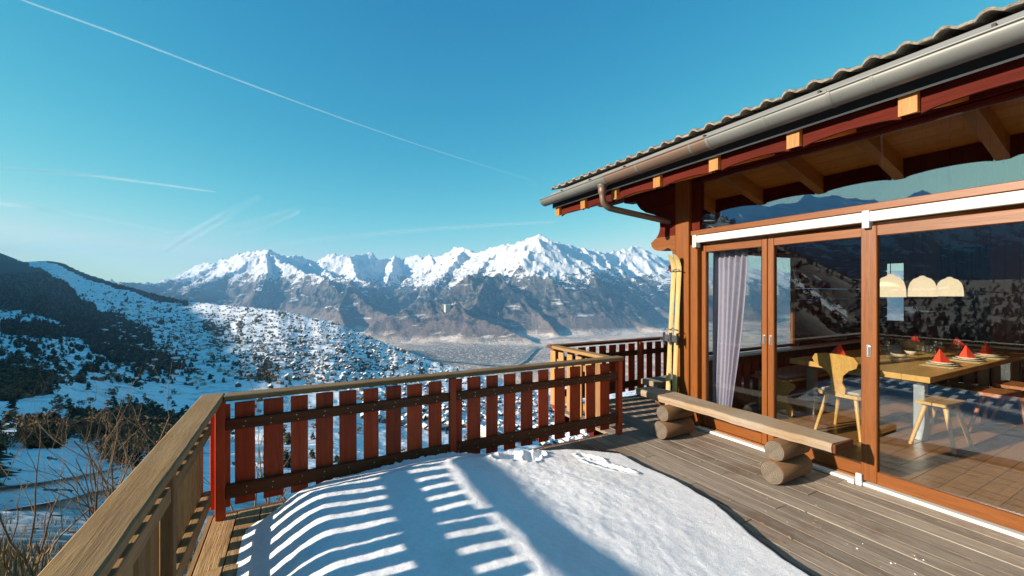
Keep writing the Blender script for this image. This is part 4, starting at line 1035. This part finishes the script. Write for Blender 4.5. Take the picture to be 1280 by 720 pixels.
# roof -------------------------------------------------------------
RP = .30                                        # rise per metre
def zr(x): return 2.845 + RP * (x - 3.30)        # top of the rafters
RY0, RY1 = -2.6, 4.93
rafY = [4.84, 4.26, 3.67, 3.03, 2.38, 1.72, 1.07, .42, -.23, -.88, -1.53, -2.18]
def rafter_mesh():
    mb = MB(); w = .044
    bt = [(3.30, -.160), (4.2, -.160), (9.2, -.160)]
    poly = [(x, zr(x) + d) for x, d in bt] + [(9.2, zr(9.2)), (3.30, zr(3.30))]
    poly = [(x - 3.30, z - 2.845) for x, z in poly]
    mb.prism(poly, 'y', -w, w)
    return mb
rme = rafter_mesh().mesh('rafter', M['soffx'])
M['rafend'] = wood('rafter_end_grain', (.26, .11, .022), (.36, .17, .042), 'z', vary=.2, rough=.6)
cap_ = MB().box(-.006, 0, -.045, .045, -.162, -.001, b=.001).mesh('rafter_end', M['rafend'])
for y in rafY:
    r_ = piece('rafter', rme, ch, (3.30, y, 2.845)); e = bpy.data.objects.new('rafter_end', cap_); COL.objects.link(e); e.parent = r_
# scalloped boards closing the gaps between the rafter tails
ey = [RY1 - .0] + rafY + [RY0]
for a, b_ in zip(rafY[:-1], rafY[1:]):
    y1, y0 = a - .0455, b_ + .0455; n_ = 12
    lo = [(y0 + (y1 - y0) * k / n_, zr(3.345) - .180 + .030 * math.sin(math.pi * k / n_) ** .6) for k in range(n_ + 1)]
    part('eave_board', MB().prism(lo + [(y1, zr(3.345) - .001), (y0, zr(3.345) - .001)], 'x', 3.335, 3.357), M['drky'], ch)
# soffit boards (run along the eave)
bw = .15; sl_ = math.sqrt(1 + RP * RP); ang = math.atan(RP)
sbm = MB().box(0, bw - .004, RY0, RY1, 0, .02, b=.002).mesh('soffit_board', M['ceil'])
i = 0; x = 3.315
while x < 9.1:
    piece('soffit_board', sbm, ch, (x, 0, zr(x) + .003), (0, -ang, 0)); x += bw / sl_
# ceiling boards of the room
cbm = MB().box(0, bw - .003, -2.4, 3.34, -.018, 0, b=.002).mesh('ceiling_board', M['ceil'])
x = WX + .15
while x < 9.2:
    piece('ceiling_board', cbm, ch, (x, 0, zr(x) - .206), (0, -ang, 0)); x += bw / sl_
# roof body, fascia, drip edge, flashing
rb_ = MB(); rb_.prism([(3.31, zr(3.31) + .028), (9.2, zr(9.2) + .028), (9.2, zr(9.2) + .11), (3.31, zr(3.31) + .11)], 'y', RY0, RY1); part('roof_body', rb_, M['drky'], ch)
rb_ = MB(); rb_.prism([(9.21, zr(9.2) + .028), (13.5, zr(9.2) - 1.2), (13.5, zr(9.2) - 1.1), (9.21, zr(9.2) + .12)], 'y', RY0, RY1); part('roof_body', rb_, M['tile'], ch)
part('drip_edge', MB().box(3.262, 3.27, RY0, RY1 - .03, 2.796, 2.807), M['white'], ch)
part('fascia_board', MB().box(3.272, 3.292, RY0, RY1, 2.806, 3.01, b=.002), M['black'], ch)  # its black stands in for the shade in the gap behind the gutter
fl = MB(); fl.prism([(3.135, 2.915), (3.30, 3.045), (3.62, zr(3.62) + .135), (3.62, zr(3.62) + .130), (3.302, 3.04), (3.137, 2.910)], 'y', RY0, RY1 + .02); part('eave_flashing', fl, M['flash'], ch)
# gutter: half round with rolled lip, in lengths joined by sleeves
def gutter(y0, y1, mt, r=.082, cx=3.165, cz=2.915):
    mb = MB(); n = 14; t = .003
    pr = [(cx + r * math.cos(math.pi + math.pi * k / n), cz + r * math.sin(math.pi + math.pi * k / n)) for k in range(n + 1)]
    pi_ = [(cx + (r - t) * math.cos(math.pi + math.pi * k / n), cz + (r - t) * math.sin(math.pi + math.pi * k / n)) for k in range(n, -1, -1)]
    poly = pr + pi_; m_ = len(poly)
    vs = [(p[0], y0, p[1]) for p in poly] + [(p[0], y1, p[1]) for p in poly]
    fs = [(i, (i + 1) % m_, (i + 1) % m_ + m_, i + m_) for i in range(m_)]
    mb.add(vs, fs, 0, True); mb.tube([(cx - r - .002, y0, cz + .002), (cx - r - .002, y1, cz + .002)], .008, 8)
    return part('gutter', mb, mt, ch)
gutter(3.62, 4.97, M['zinc']); gutter(2.30, 3.617, M['zinc_brown']); gutter(1.40, 2.297, M['zinc']); gutter(-2.6, 1.397, M['zinc'])
for y in (3.618, 2.298, 1.398):
    mb = MB(); n = 14; r = .086
    pr = [(3.165 + r * math.cos(math.pi + math.pi * k / n), 2.915 + r * math.sin(math.pi + math.pi * k / n)) for k in range(n + 1)]
    vs = [(p[0], y - .012, p[1]) for p in pr] + [(p[0], y + .012, p[1]) for p in pr]; mb.add(vs, [(i, i + 1, i + 2 + n, i + 1 + n) for i in range(n)], 0, True)
    part('gutter_joint', mb, M['zinc'], ch)
ge_ = MB(); n = 14
pr = [(3.165 + .082 * math.cos(math.pi + math.pi * k / n), 2.915 + .082 * math.sin(math.pi + math.pi * k / n)) for k in range(n + 1)]; ge_.prism(pr, 'y', 4.968, 4.974); part('gutter_end', ge_, M['zinc'], ch)
for y in np.arange(-2.3, 4.6, .65):
    mb = MB(); n = 12; r0 = .0845
    pr = [(3.165 + r0 * math.cos(math.pi + math.pi * k / n), 2.915 + r0 * math.sin(math.pi + math.pi * k / n)) for k in range(n + 1)]
    mb.add([(p[0], y + .22 - .010, p[1]) for p in pr] + [(p[0], y + .22 + .010, p[1]) for p in pr], [(i, i + 1, i + 2 + n, i + 1 + n) for i in range(n)], 0, True); part('gutter_bracket', mb, M['zinc'], ch)
# gutter hooks poking out on the flashing
for y in (4.6, 4.0, 3.4, 2.4, 1.5, .7): part('gutter_hook', MB().box(3.19, 3.225, y - .008, y + .008, 2.962, 2.992, b=.001), M['black'], ch)
dp = MB()
def smooth_path(pts, n=5):
    pts = [Vector(p) for p in pts]; out = []
    for i in range(len(pts) - 1):
        p0, p1, p2, p3 = pts[max(i - 1, 0)], pts[i], pts[i + 1], pts[min(i + 2, len(pts) - 1)]
        for k in range(n):
            t = k / n; out.append(.5 * ((2 * p1) + (p2 - p0) * t + (2 * p0 - 5 * p1 + 4 * p2 - p3) * t * t + (3 * p1 - p0 - 3 * p2 + p3) * t ** 3))
    return out + [pts[-1]]
pp = smooth_path([(3.165, 3.72, 2.85), (3.165, 3.72, 2.78), (3.17, 3.72, 2.70), (3.19, 3.72, 2.64), (3.25, 3.71, 2.595), (3.36, 3.70, 2.575), (3.9, 3.63, 2.51), (4.12, 3.60, 2.48), (4.24, 3.585, 2.44), (4.27, 3.58, 2.3), (4.27, 3.58, .02)], 4)
dp.tube(pp, [.062 if i < 2 else (.05 if i < 6 else .037) for i in range(len(pp))], 14); part('downpipe', dp, M['zinc_brown'], ch)
# roof tiles
def tile_mesh():
    mb = MB(); w = .167; L = .40; n = 10; t = .016
    def hz(s): return .030 * max(0, math.sin(math.pi * min(1, s / .55))) ** .8 if s < .55 else .004 * math.sin(math.pi * (s - .55) / .45) - .001
    top = []; 
    for e in (0, 1):
        for k in range(n + 1):
            s_ = k / n; top.append((e * L, -w * s_ - .001, hz(s_) + t))
    bot = [(p[0], p[1], p[2] - t) for p in top]; m_ = n + 1; N = len(top)
    fs = [(k, k + m_, k + 1 + m_, k + 1) for k in range(n)] + [(N + k, N + k + 1, N + k + 1 + m_, N + k + m_) for k in range(n)]
    fs += [(k, k + 1, N + k + 1, N + k) for k in range(n)] + [(0, N, N + m_, m_), (n, n + m_, N + n + m_, N + n)]
    return mb.add(top + bot, fs).mesh('roof_tile', M['tile'])
tm = tile_mesh(); ntl = int((RY1 + .02 - RY0) / .167)
for c in range(5):
    x = 3.27 + c * .345
    for k in range(ntl):
        piece('roof_tile', tm, ch, (x, RY1 + .03 - k * .167, 3.072 + (x - 3.27) * RP + rs.uniform(-.002, .003)), (0, -ang + .035, 0))
mb = MB(); n = ntl * 6
for c in range(12):
    xa = 3.27 + (c + 5) * .345; xb = xa + .36; za = 3.088 + (xa - 3.27) * RP; zb = za + .36 * RP - .012
    vs = []
    for k in range(n + 1):
        s_ = (k / 6) % 1; hz = .030 * max(0, math.sin(math.pi * min(1, s_ / .55))) if s_ < .55 else 0; yy = RY1 + .03 - k * .167 / 6
        vs += [(xa, yy, za + hz - .018), (xa, yy, za + hz), (xb, yy, zb + hz)]
    mb.add(vs, [(3 * k, 3 * k + 3, 3 * k + 4, 3 * k + 1) for k in range(n)] + [(3 * k + 1, 3 * k + 4, 3 * k + 5, 3 * k + 2) for k in range(n)])
o = part('tile_field', mb, M['tile'], ch); o['kind'] = 'stuff'
# gable closing over the north wall
part('gable_wall', MB().prism([(WX + .15, 3.0), (9.45, 3.0), (9.2, zr(9.2) - .02), (WX + .15, zr(WX + .15) - .02)], 'y', 3.37, 3.47), M['drkx'], ch)

# ================================================================== BENCHES, SKIS
def log_support(par, y, x0=3.49, x1=3.93):
    for i, (r, z, dx) in enumerate(((.098, .099, 0), (.086, .275, .035))):
        mb = MB(); n = 26
        def ring(x, rr, sd): return [(x, y + rr * (1 + .03 * math.sin(3 * a + sd) + .015 * math.sin(7 * a)) * math.cos(a), z + rr * (1 + .03 * math.sin(3 * a + sd) + .015 * math.sin(7 * a)) * math.sin(a)) for a in [2 * math.pi * j / n for j in range(n)]]
        xs = [(x0 + dx, r * .93), (x0 + dx + .012, r), (x1 - .01, r * .98), (x1, r * .94)]
        vs = []; [vs.extend(ring(a, b, i * 2)) for a, b in xs]
        fs = [(k * n + j, k * n + (j + 1) % n, (k + 1) * n + (j + 1) % n, (k + 1) * n + j) for k in range(3) for j in range(n)]
        mb.add(vs, fs, 0, True); mb.add(ring(x0 + dx, r * .93, i * 2), [tuple(range(n - 1, -1, -1))], 1); mb.add(ring(x1, r * .94, i * 2), [tuple(range(n))], 1)
        part('support_log', mb, [M['log'], M['logend']], par, at=(x0 + dx, y, z))
bn = thing('log_bench', 'rustic bench of one thick weathered plank on stacked logs, before the glass doors', 'bench', (3.75, 2.6, 0))
log_support(bn, 1.985); log_support(bn, 3.16)
mb = MB(); n = 40; vs = []
for k in range(n + 1):
    yy = 1.62 + (3.66 - 1.62) * k / n; wv = .006 * math.sin(k * .7) + .004 * math.sin(k * 1.9)
    pr = [(3.635 + wv, .362), (3.628 + wv, .40), (3.637 + wv, .428), (3.65 + wv, .432), (3.905 - wv * .5, .432), (3.918, .425), (3.92 - wv, .365)]
    vs += [(a, yy + (.035 * (a - 3.65) * -1 if k == 0 else 0), z + .003 * math.sin(k * .31 + a * 9)) for a, z in pr]
m_ = 7; mb.add(vs, [(k * m_ + j, (k + 1) * m_ + j, (k + 1) * m_ + (j + 1) % m_, k * m_ + (j + 1) % m_) for k in range(n) for j in range(m_)] + [tuple(range(m_))])
part('seat_plank', mb, M['bench'], bn)
part('end_face', MB().box(3.637, 3.917, 1.597, 1.618, .364, .430, b=.003), M['string'], bn, label='dark sawn end of the seat plank')
b2 = thing('log_bench', 'second bench, in the shade along the side wall behind the skis', 'bench', (5, 3.95, 0))
part('seat_plank', MB().box(4.12, 6.0, 3.78, 4.06, .36, .43, b=.006), M['bench'], b2)
for x in (4.55, 5.6): part('support_log', MB().tube([(x, 3.76, .18), (x, 4.08, .18)], .178, 18), M['log'], b2)
# skis
sk = thing('skis', 'pair of old yellow wooden skis leaning upright against the corner post', 'skis', (3.98, 3.42, 0))
def ski(y0, y1, xb, xt, w=.038, H=2.05):
    mb = MB(); n = 26; vs = []
    for k in range(n + 1):
        s_ = 1 - (1 - k / n) ** 1.8; z = .004 + s_ * H; ww = w * (1.0 - .18 * math.sin(math.pi * s_)) * (1 if s_ < .96 else max(.10, math.sqrt(max(0, 1 - ((s_ - .96) / .04) ** 2))))
        curl = 0 if s_ < .9 else -.10 * ((s_ - .9) / .1) ** 2
        x = xb + (xt - xb) * s_ + curl - .012 * math.sin(math.pi * s_); y = y0 + (y1 - y0) * s_
        vs += [(x, y - ww, z), (x - .010, y - ww * .6, z), (x - .010, y + ww * .6, z), (x, y + ww, z), (x + .006, y, z)]
    mb.add(vs, [(k * 5 + j, (k + 1) * 5 + j, (k + 1) * 5 + (j + 1) % 5, k * 5 + (j + 1) % 5) for k in range(n) for j in range(5)] + [(0, 1, 2, 3, 4), tuple(n * 5 + j for j in (4, 3, 2, 1, 0))])
    return mb
for (a, b_, xb) in ((3.50, 3.485, 3.98), (3.40, 3.41, 3.985)):
    s1 = part('ski', ski(a, b_, xb, 4.10), M['ski'], sk)
    ym = (a + b_) / 2; x = xb + .12 * .5 - .03
    mb = MB(); mb.box(x - .03, x - .004, ym - .05, ym + .05, 1.00, 1.08, b=.004); mb.box(x - .045, x - .01, ym - .058, ym - .046, .97, 1.11, b=.003); mb.box(x - .045, x - .01, ym + .046, ym + .058, .97, 1.11, b=.003)
    mb.tube([(x - .02, ym - .05, 1.14), (x - .05, ym, 1.17), (x - .02, ym + .05, 1.14)], .006, 6); mb.tube([(x - .02, ym + .05, 1.05), (x - .06, ym + .08, 1.02), (x - .03, ym + .03, .96)], .005, 6)
    part('binding', mb, M['skib'], s1)
    mb = MB(); mb.tube([(x + .025, ym - .05, 1.86), (x - .0, ym, 1.87), (x + .025, ym + .05, 1.86)], .007, 6); part('tip_strap', mb, M['skib'], s1)

# ================================================================== INTERIOR
# table
tb = thing('dining_table', 'long pale wooden dining table laid for a meal behind the glass', 'table', (7.2, 2.25, .048))
for k in range(6):
    y0 = 1.64 + k * .218; part('tabletop_board', MB().box(5.57, 8.9, y0, y0 + .2165, .69, .75, b=.002), M['pinex'], tb)
part('frame', MB().box(5.75, 8.7, 1.80, 2.80, .63, .688, b=.003), M['tblsteel'], tb)
for x in (5.80, 8.65):
    for y in (1.78, 2.80): part('leg', MB().box(x - .045, x + .045, y - .045, y + .045, .05, .688, b=.004), M['tblsteel'], tb)
# place settings
def setting(x, y, rz, lab):
    p_ = thing('place_setting_plate', lab, 'plate', (x, y, .755)); 
    part('plate', MB().lathe([(.0, .004), (.085, .004), (.135, .016), (.137, .020), (.085, .010), (0, .010)], (x, y, .757), 20), M['plate'], p_)
    part('soup_plate', MB().lathe([(.0, .012), (.06, .012), (.11, .034), (.112, .037), (.06, .018), (0, .018)], (x, y, .760), 20), M['plate'], p_)
    m_ = MB().box(x - .19, x + .19, y - .14, y + .14, .7515, .7545); o = tag(part('placemat', m_, M['mat_']), 'straw placemat under ' + lab, 'placemat')
    h = .165; c, s_ = math.cos(rz) * 1.2, math.sin(rz) * 1.2
    nb = MB(); q = [(-.07, -.03, 0), (.07, -.03, 0), (.06, .05, 0), (-.06, .05, 0), (-.03, 0, h), (-.02, .01, h * .98)]
    q = [(x + a * c - b_ * s_, y + a * s_ + b_ * c, .78 + z) for a, b_, z in q]
    nb.add(q, [(0, 1, 4), (1, 2, 5), (1, 5, 4), (2, 3, 5), (3, 0, 4), (3, 4, 5), (3, 2, 1, 0)]); tag(part('napkin', nb, M['napkin']), 'red napkin on ' + lab, 'napkin')
sets = [(6.15, 2.68, 2.6, 'the plate at the left end of the table, by the bench'), (7.45, 2.78, 2.8, 'the middle plate on the far side of the table'), (8.6, 2.72, 2.7, 'the last plate on the far side of the table'),
        (6.60, 1.84, -.3, 'the nearest plate at the front corner of the table'), (7.35, 1.82, -.25, 'the second plate from the front corner of the table'), (7.98, 1.80, -.3, 'the third plate from the front corner of the table'), (8.6, 2.22, -.9, 'the plate at the far end of the table')]
for x, y, a, lb in sets: setting(x, y, a, lb)
bk = thing('bread_basket', 'round woven basket in the middle of the dining table', 'basket', (8.0, 2.5, .755))
part('basket_wall', MB().lathe([(.0, 0), (.14, 0), (.17, .05), (.18, .10), (.17, .10), (.13, .012), (0, .012)], (8.0, 2.5, .757), 22), M['mat_'], bk)
gm = MB().lathe([(.0, 0), (.030, .0), (.030, .003), (.005, .008), (.005, .07), (.030, .10), (.034, .14), (.028, .18)], (0, 0, 0), 14).mesh('wine_glass', M['wineglass'])
for i, (x, y) in enumerate([(6.35, 2.45), (6.45, 2.38), (6.85, 2.08), (6.93, 2.15), (7.0, 2.05), (7.55, 2.12), (7.65, 2.2), (8.1, 2.1), (8.2, 2.15), (7.1, 2.5), (7.2, 2.56), (6.75, 2.5)]):
    o = bpy.data.objects.new('wine_glass', gm); COL.objects.link(o); o.location = (x, y, .7525); tag(o, 'empty wine glass standing among the plates on the dining table', 'glass', 'glasses on the dining table')
for i, (x, y, rr_) in enumerate([(6.9, 2.32, .09), (7.35, 2.35, .07), (6.45, 2.2, .08)]):
    bw_ = tag(part('bowl', MB().lathe([(0, 0), (rr_ * .5, 0), (rr_, .05), (rr_ * 1.02, .052), (rr_ * .5, .01), (0, .008)], (x, y, .753), 18), M['plate']), ['white bowl in the middle of the table, nearest the bread basket side', 'small white bowl beside the dark bottle', 'white bowl nearest the left end of the table'][i], 'bowl')
bt = thing('wine_bottle', 'dark bottle standing by the bread basket on the table', 'bottle', (7.75, 2.3, .755))
part('bottle_body', MB().lathe([(0, 0), (.037, 0), (.038, .01), (.038, .19), (.03, .225), (.015, .25), (.014, .31), (0, .31)], (7.75, 2.3, .757), 16), M['black'], bt)
part('bottle_capsule', MB().lathe([(.0155, .285), (.016, .312), (0, .313)], (7.75, 2.3, .757), 12), M['redlamp'], bt)
# chairs
def stabelle(name, lab, mtz, mtx, seatm, loc, rz):
    c = thing(name, lab, 'chair', loc)      # local: seat centre at origin, back towards -x
    L = Vector(loc)
    def W_(mb): mb.v = [tuple(Vector(p) + L) for p in mb.v]; return mb
    part('seat', W_(MB().prism([(-.20, -.17), (-.15, -.21), (.18, -.22), (.22, -.17), (.22, .17), (.18, .22), (-.15, .21), (-.20, .17)], 'z', .42, .455)), mtx, c, at=loc)
    if seatm: part('cushion', W_(MB().box(-.17, .19, -.18, .18, .457, .485, b=.012)), seatm, c, at=loc)
    # carved backrest
    bp_ = [(-.06, .455), (.06, .455), (.075, .52), (.05, .58), (.065, .66), (.12, .72), (.19, .76), (.21, .82), (.18, .87), (.08, .89), (-.08, .89), (-.18, .87), (-.21, .82), (-.19, .76), (-.12, .72), (-.065, .66), (-.05, .58), (-.075, .52)]
    mb = MB().prism(bp_, 'x', -.2, -.175); mb.v = [(x - (z - .455) * .22, y, z) for x, y, z in mb.v]; part('backrest', W_(mb), mtz, c, at=loc)
    for (a, b_) in ((-1, -1), (-1, 1), (1, -1), (1, 1)):
        part('leg', W_(MB().tube([(a * .13, b_ * .13, .425), (a * .22, b_ * .21, .0)], [.021, .016], 10)), mtz, c, at=loc)
    c.rotation_euler = (0, 0, rz); return c
stabelle('wooden_chair', 'pale pine chair with carved back and cushion facing the table', M['pinez'], M['pinex'], M['cushion'], (5.38, 2.25, .048), 0.0)
stabelle('wooden_chair', 'brown chair at the front side of the table, nearer the doors', M['chairbr'], M['chairbr'], None, (6.85, 1.42, .048), R(90))
stabelle('wooden_chair', 'brown chair at the front side of the table, farther from the doors', M['chairbr'], M['chairbr'], None, (7.6, 1.42, .048), R(90))
st = thing('stool', 'pale pine stool with splayed legs at the near corner of the table', 'stool', (5.75, 1.62, .048))
for k in range(2): part('seat_board', MB().box(5.55, 5.98, 1.50 + k * .125, 1.62 + k * .125, .475, .505, b=.004), M['pinex'], st)
for (a, b_) in ((-1, -1), (-1, 1), (1, -1), (1, 1)): part('leg', MB().tube([(5.765 + a * .13, 1.62 + b_ * .07, .475), (5.765 + a * .22, 1.62 + b_ * .16, .05)], [.022, .017], 10), M['pinez'], st)
# corner bench along the north wall
cb = thing('corner_bench', 'pine corner bench with carved scroll end and grey cushion', 'bench', (6.6, 3.1, .048))
endp = [(a_ - .09, b_) for a_, b_ in [(2.93, .05), (3.32, .05), (3.32, .47), (2.90, .47), (2.885, .44), (2.90, .40), (2.95, .36), (2.985, .30), (2.98, .24), (2.94, .20), (2.905, .15), (2.90, .09)]]
for x in (5.38, 7.9): part('end_panel', MB().prism(endp, 'x', x, x + .04), M['pinez'], cb)
part('seat', MB().box(5.36, 8.6, 2.87, 3.32, .472, .502, b=.004), M['pinex'], cb); part('cushion', MB().box(5.40, 8.5, 2.90, 3.30, .504, .545, b=.015), M['cushion'], cb)
part('front_board', MB().box(5.42, 8.6, 3.0, 3.02, .05, .47), M['int'], cb)
# lamps
for i, x in enumerate((6.30, 7.22, 8.15)):
    lt = thing('pendant_lamp', ['cream bell shaped pendant lamp, left of three over the table', 'cream bell shaped pendant lamp, middle of three over the table', 'cream bell shaped pendant lamp, right of three over the table'][i], 'lamp', (x, 2.2, 1.54))
    part('lamp_shade', MB().lathe([(a_ * .76, b_ * .98) for a_, b_ in [(.182, 0), (.180, .06), (.172, .13), (.150, .19), (.11, .235), (.05, .258), (.03, .275), (.0, .28), (.0, .27), (.10, .225), (.142, .18), (.164, .12), (.175, .05), (.178, 0), (.182, 0)]], (x, 2.2, 1.54), 28), M['lamp'], lt)
    part('cord', MB().tube([(x, 2.2, 1.815), (x, 2.2, zr(x) - .05)], .004, 6), M['black'], lt)
rl_ = thing('pendant_lamp', 'dark red conical pendant lamp farther back at the right edge', 'lamp', (8.6, .95, 1.5))
part('lamp_shade', MB().lathe([(.24, 0), (.10, .20), (.03, .26), (0, .26), (.09, .19), (.235, 0), (.24, 0)], (8.6, .95, 1.5), 24), M['redlamp'], rl_); part('cord', MB().tube([(8.6, .95, 1.75), (8.6, .95, 4.2)], .004, 6), M['black'], rl_)
# curtain
def curtain(x, y0t, y1t, y0b, y1b, z0, z1, mt, lab, amp=.035, nf=8, ax='y'):
    mb = MB(); nu, nz = 90, 26; vs = []
    for k in range(nz + 1):
        s_ = k / nz; z = z1 + (z0 - z1) * s_; a = y0t + (y0b - y0t) * s_ ** 1.3; b_ = y1t + (y1b - y1t) * s_ ** 1.3
        for j in range(nu + 1):
            t_ = j / nu; y = a + (b_ - a) * t_; w = amp * (.7 + .3 * math.sin(s_ * 3 + t_ * 5)) * math.sin(t_ * nf * 6.283 + .6 * math.sin(s_ * 4 + t_ * 9)); 
            vs.append((x + w, y, z) if ax == 'y' else (y, x + w, z))
    mb.add(vs, [(k * (nu + 1) + j, k * (nu + 1) + j + 1, (k + 1) * (nu + 1) + j + 1, (k + 1) * (nu + 1) + j) for k in range(nz) for j in range(nu)], 0, True)
    o = part('curtain', mb, mt); o.modifiers.new('thickness', 'SOLIDIFY').thickness = .004; tag(o, lab, 'curtain'); return o
curtain(4.40, 2.76, 3.18, 2.98, 3.17, .06, 2.10, M['curtain'], 'pale grey violet curtain hanging gathered inside the left glass door', .03, 6)
curtain(9.30, 2.10, 2.62, 2.10, 2.50, .8, 2.30, M['dcurtain'], 'dark curtain covering most of the rear window', .03, 6)
# pictures on the north wall
for i, (x, z, w, h, lb) in enumerate([(7.35, 1.45, .30, .36, 'small framed picture on the wall beyond the table, left one'), (8.15, 1.5, .28, .34, 'small framed picture on the wall beyond the table, right one')]):
    t = thing('picture', lb, 'picture', (x, 3.34, z)); part('picture_frame', MB().box(x - w / 2, x + w / 2, 3.335, 3.355, z - h / 2, z + h / 2, b=.004), M['honz'], t); part('picture_print', MB().box(x - w / 2 + .04, x + w / 2 - .04, 3.330, 3.334, z - h / 2 + .04, z + h / 2 - .04), M['picture'], t)

# ================================================================== SKY TRAILS
def trail_mat(name, dens):
    m = bpy.data.materials.new(name); m.use_nodes = True; n = m.node_tree.nodes; l = m.node_tree.links; n.clear()
    o = n.new('ShaderNodeOutputMaterial'); t = n.new('ShaderNodeBsdfTransparent'); d = n.new('ShaderNodeBsdfTranslucent'); d2 = n.new('ShaderNodeBsdfDiffuse')
    a_ = n.new('ShaderNodeMixShader'); l.new(d.outputs[0], a_.inputs[1]); l.new(d2.outputs[0], a_.inputs[2]); d.inputs[0].default_value = (1, 1, 1, 1); d2.inputs[0].default_value = (1, 1, 1, 1)
    lw = n.new('ShaderNodeLayerWeight'); lw.inputs[0].default_value = .5
    fc = math_(n, l, 'POWER', math_(n, l, 'SUBTRACT', 1.0, lw.outputs['Facing']), 2.2)
    ge = n.new('ShaderNodeNewGeometry'); ns = noise(n, l, ge.outputs['Position'], .0012, 5, .7); r = ramp(n, [(.25, (.35, .35, .35)), (.65, (1, 1, 1))]); l.new(ns, r.inputs[0])
    f = math_(n, l, 'MULTIPLY', math_(n, l, 'MULTIPLY', fc, r.outputs[0]), dens)
    mx = n.new('ShaderNodeMixShader'); l.new(f, mx.inputs[0]); l.new(t.outputs[0], mx.inputs[1]); l.new(a_.outputs[0], mx.inputs[2]); l.new(mx.outputs[0], o.inputs[0])
    return m
tmA = trail_mat('crisp_contrail_ice', .14); tmB = trail_mat('thin_contrail_ice', .24); tmC = trail_mat('spread_contrail_ice', .15)
def skyp(u, v, z=9500): x, y = dirpx(u); el = (HY - v) / FPX; d = min(z / el, 46000.0); z = d * el; return Vector((x * d, y * d, z))
for (pts, rad, mt, lab) in [([(-60, -35), (28, 0), (150, 44), (300, 101), (450, 156), (560, 193), (680, 230)], 52, tmA, 'long crisp white contrail crossing the upper left sky'),
                            ([(-60, 206), (0, 211), (110, 219), (270, 240)], 190, tmB, 'faint level contrail low in the left sky'),
                            ([(205, 315), (240, 294), (285, 268), (325, 246)], 620, tmB, 'broad blurred contrail rising from behind the snowy peaks'),
                            ([(-40, 250), (60, 262), (150, 278), (240, 296)], 420, tmC, 'soft slanting contrail just above the left hill'),
                            ([(330, 307), (420, 297), (560, 285), (700, 277)], 330, tmC, 'low flat haze streak above the distant range'),
                            ([(-50, 318), (80, 306), (190, 300), (300, 286), (375, 262)], 900, tmC, 'wide veil of thin cirrus low over the left skyline')]:
    q = [skyp(*p) for p in pts]; mb = MB()
    sp_ = smooth_path(q, 8); mb.tube(sp_, [rad * (.15 + .85 * math.sin(math.pi * min(1, .02 + i / (len(sp_) - 1) * .98)) ** .35) for i in range(len(sp_))], 28, cap=False); c = part('contrail', mb, mt); tag(c, lab, 'contrail')

# ================================================================== HAZE
hz = MB().box(-25000, 25000, -25000, 25000, -790, 1850)
ho = part('haze', hz, None, at=(0, 0, -790)) if False else None
me = hz.mesh('haze', []); ho = bpy.data.objects.new('haze', me); COL.objects.link(ho)
hm2 = bpy.data.materials.new('valley_haze'); hm2.use_nodes = True; n = hm2.node_tree.nodes; l = hm2.node_tree.links; n.clear()
o = n.new('ShaderNodeOutputMaterial'); pv = n.new('ShaderNodeVolumePrincipled'); pv.inputs['Color'].default_value = (.24, .57, 1, 1); pv.inputs['Density'].default_value = .000042; pv.inputs['Anisotropy'].default_value = .0
l.new(pv.outputs[0], o.inputs['Volume']); me.materials.append(hm2); tag(ho, 'thin blue valley haze', 'haze', kind='stuff')
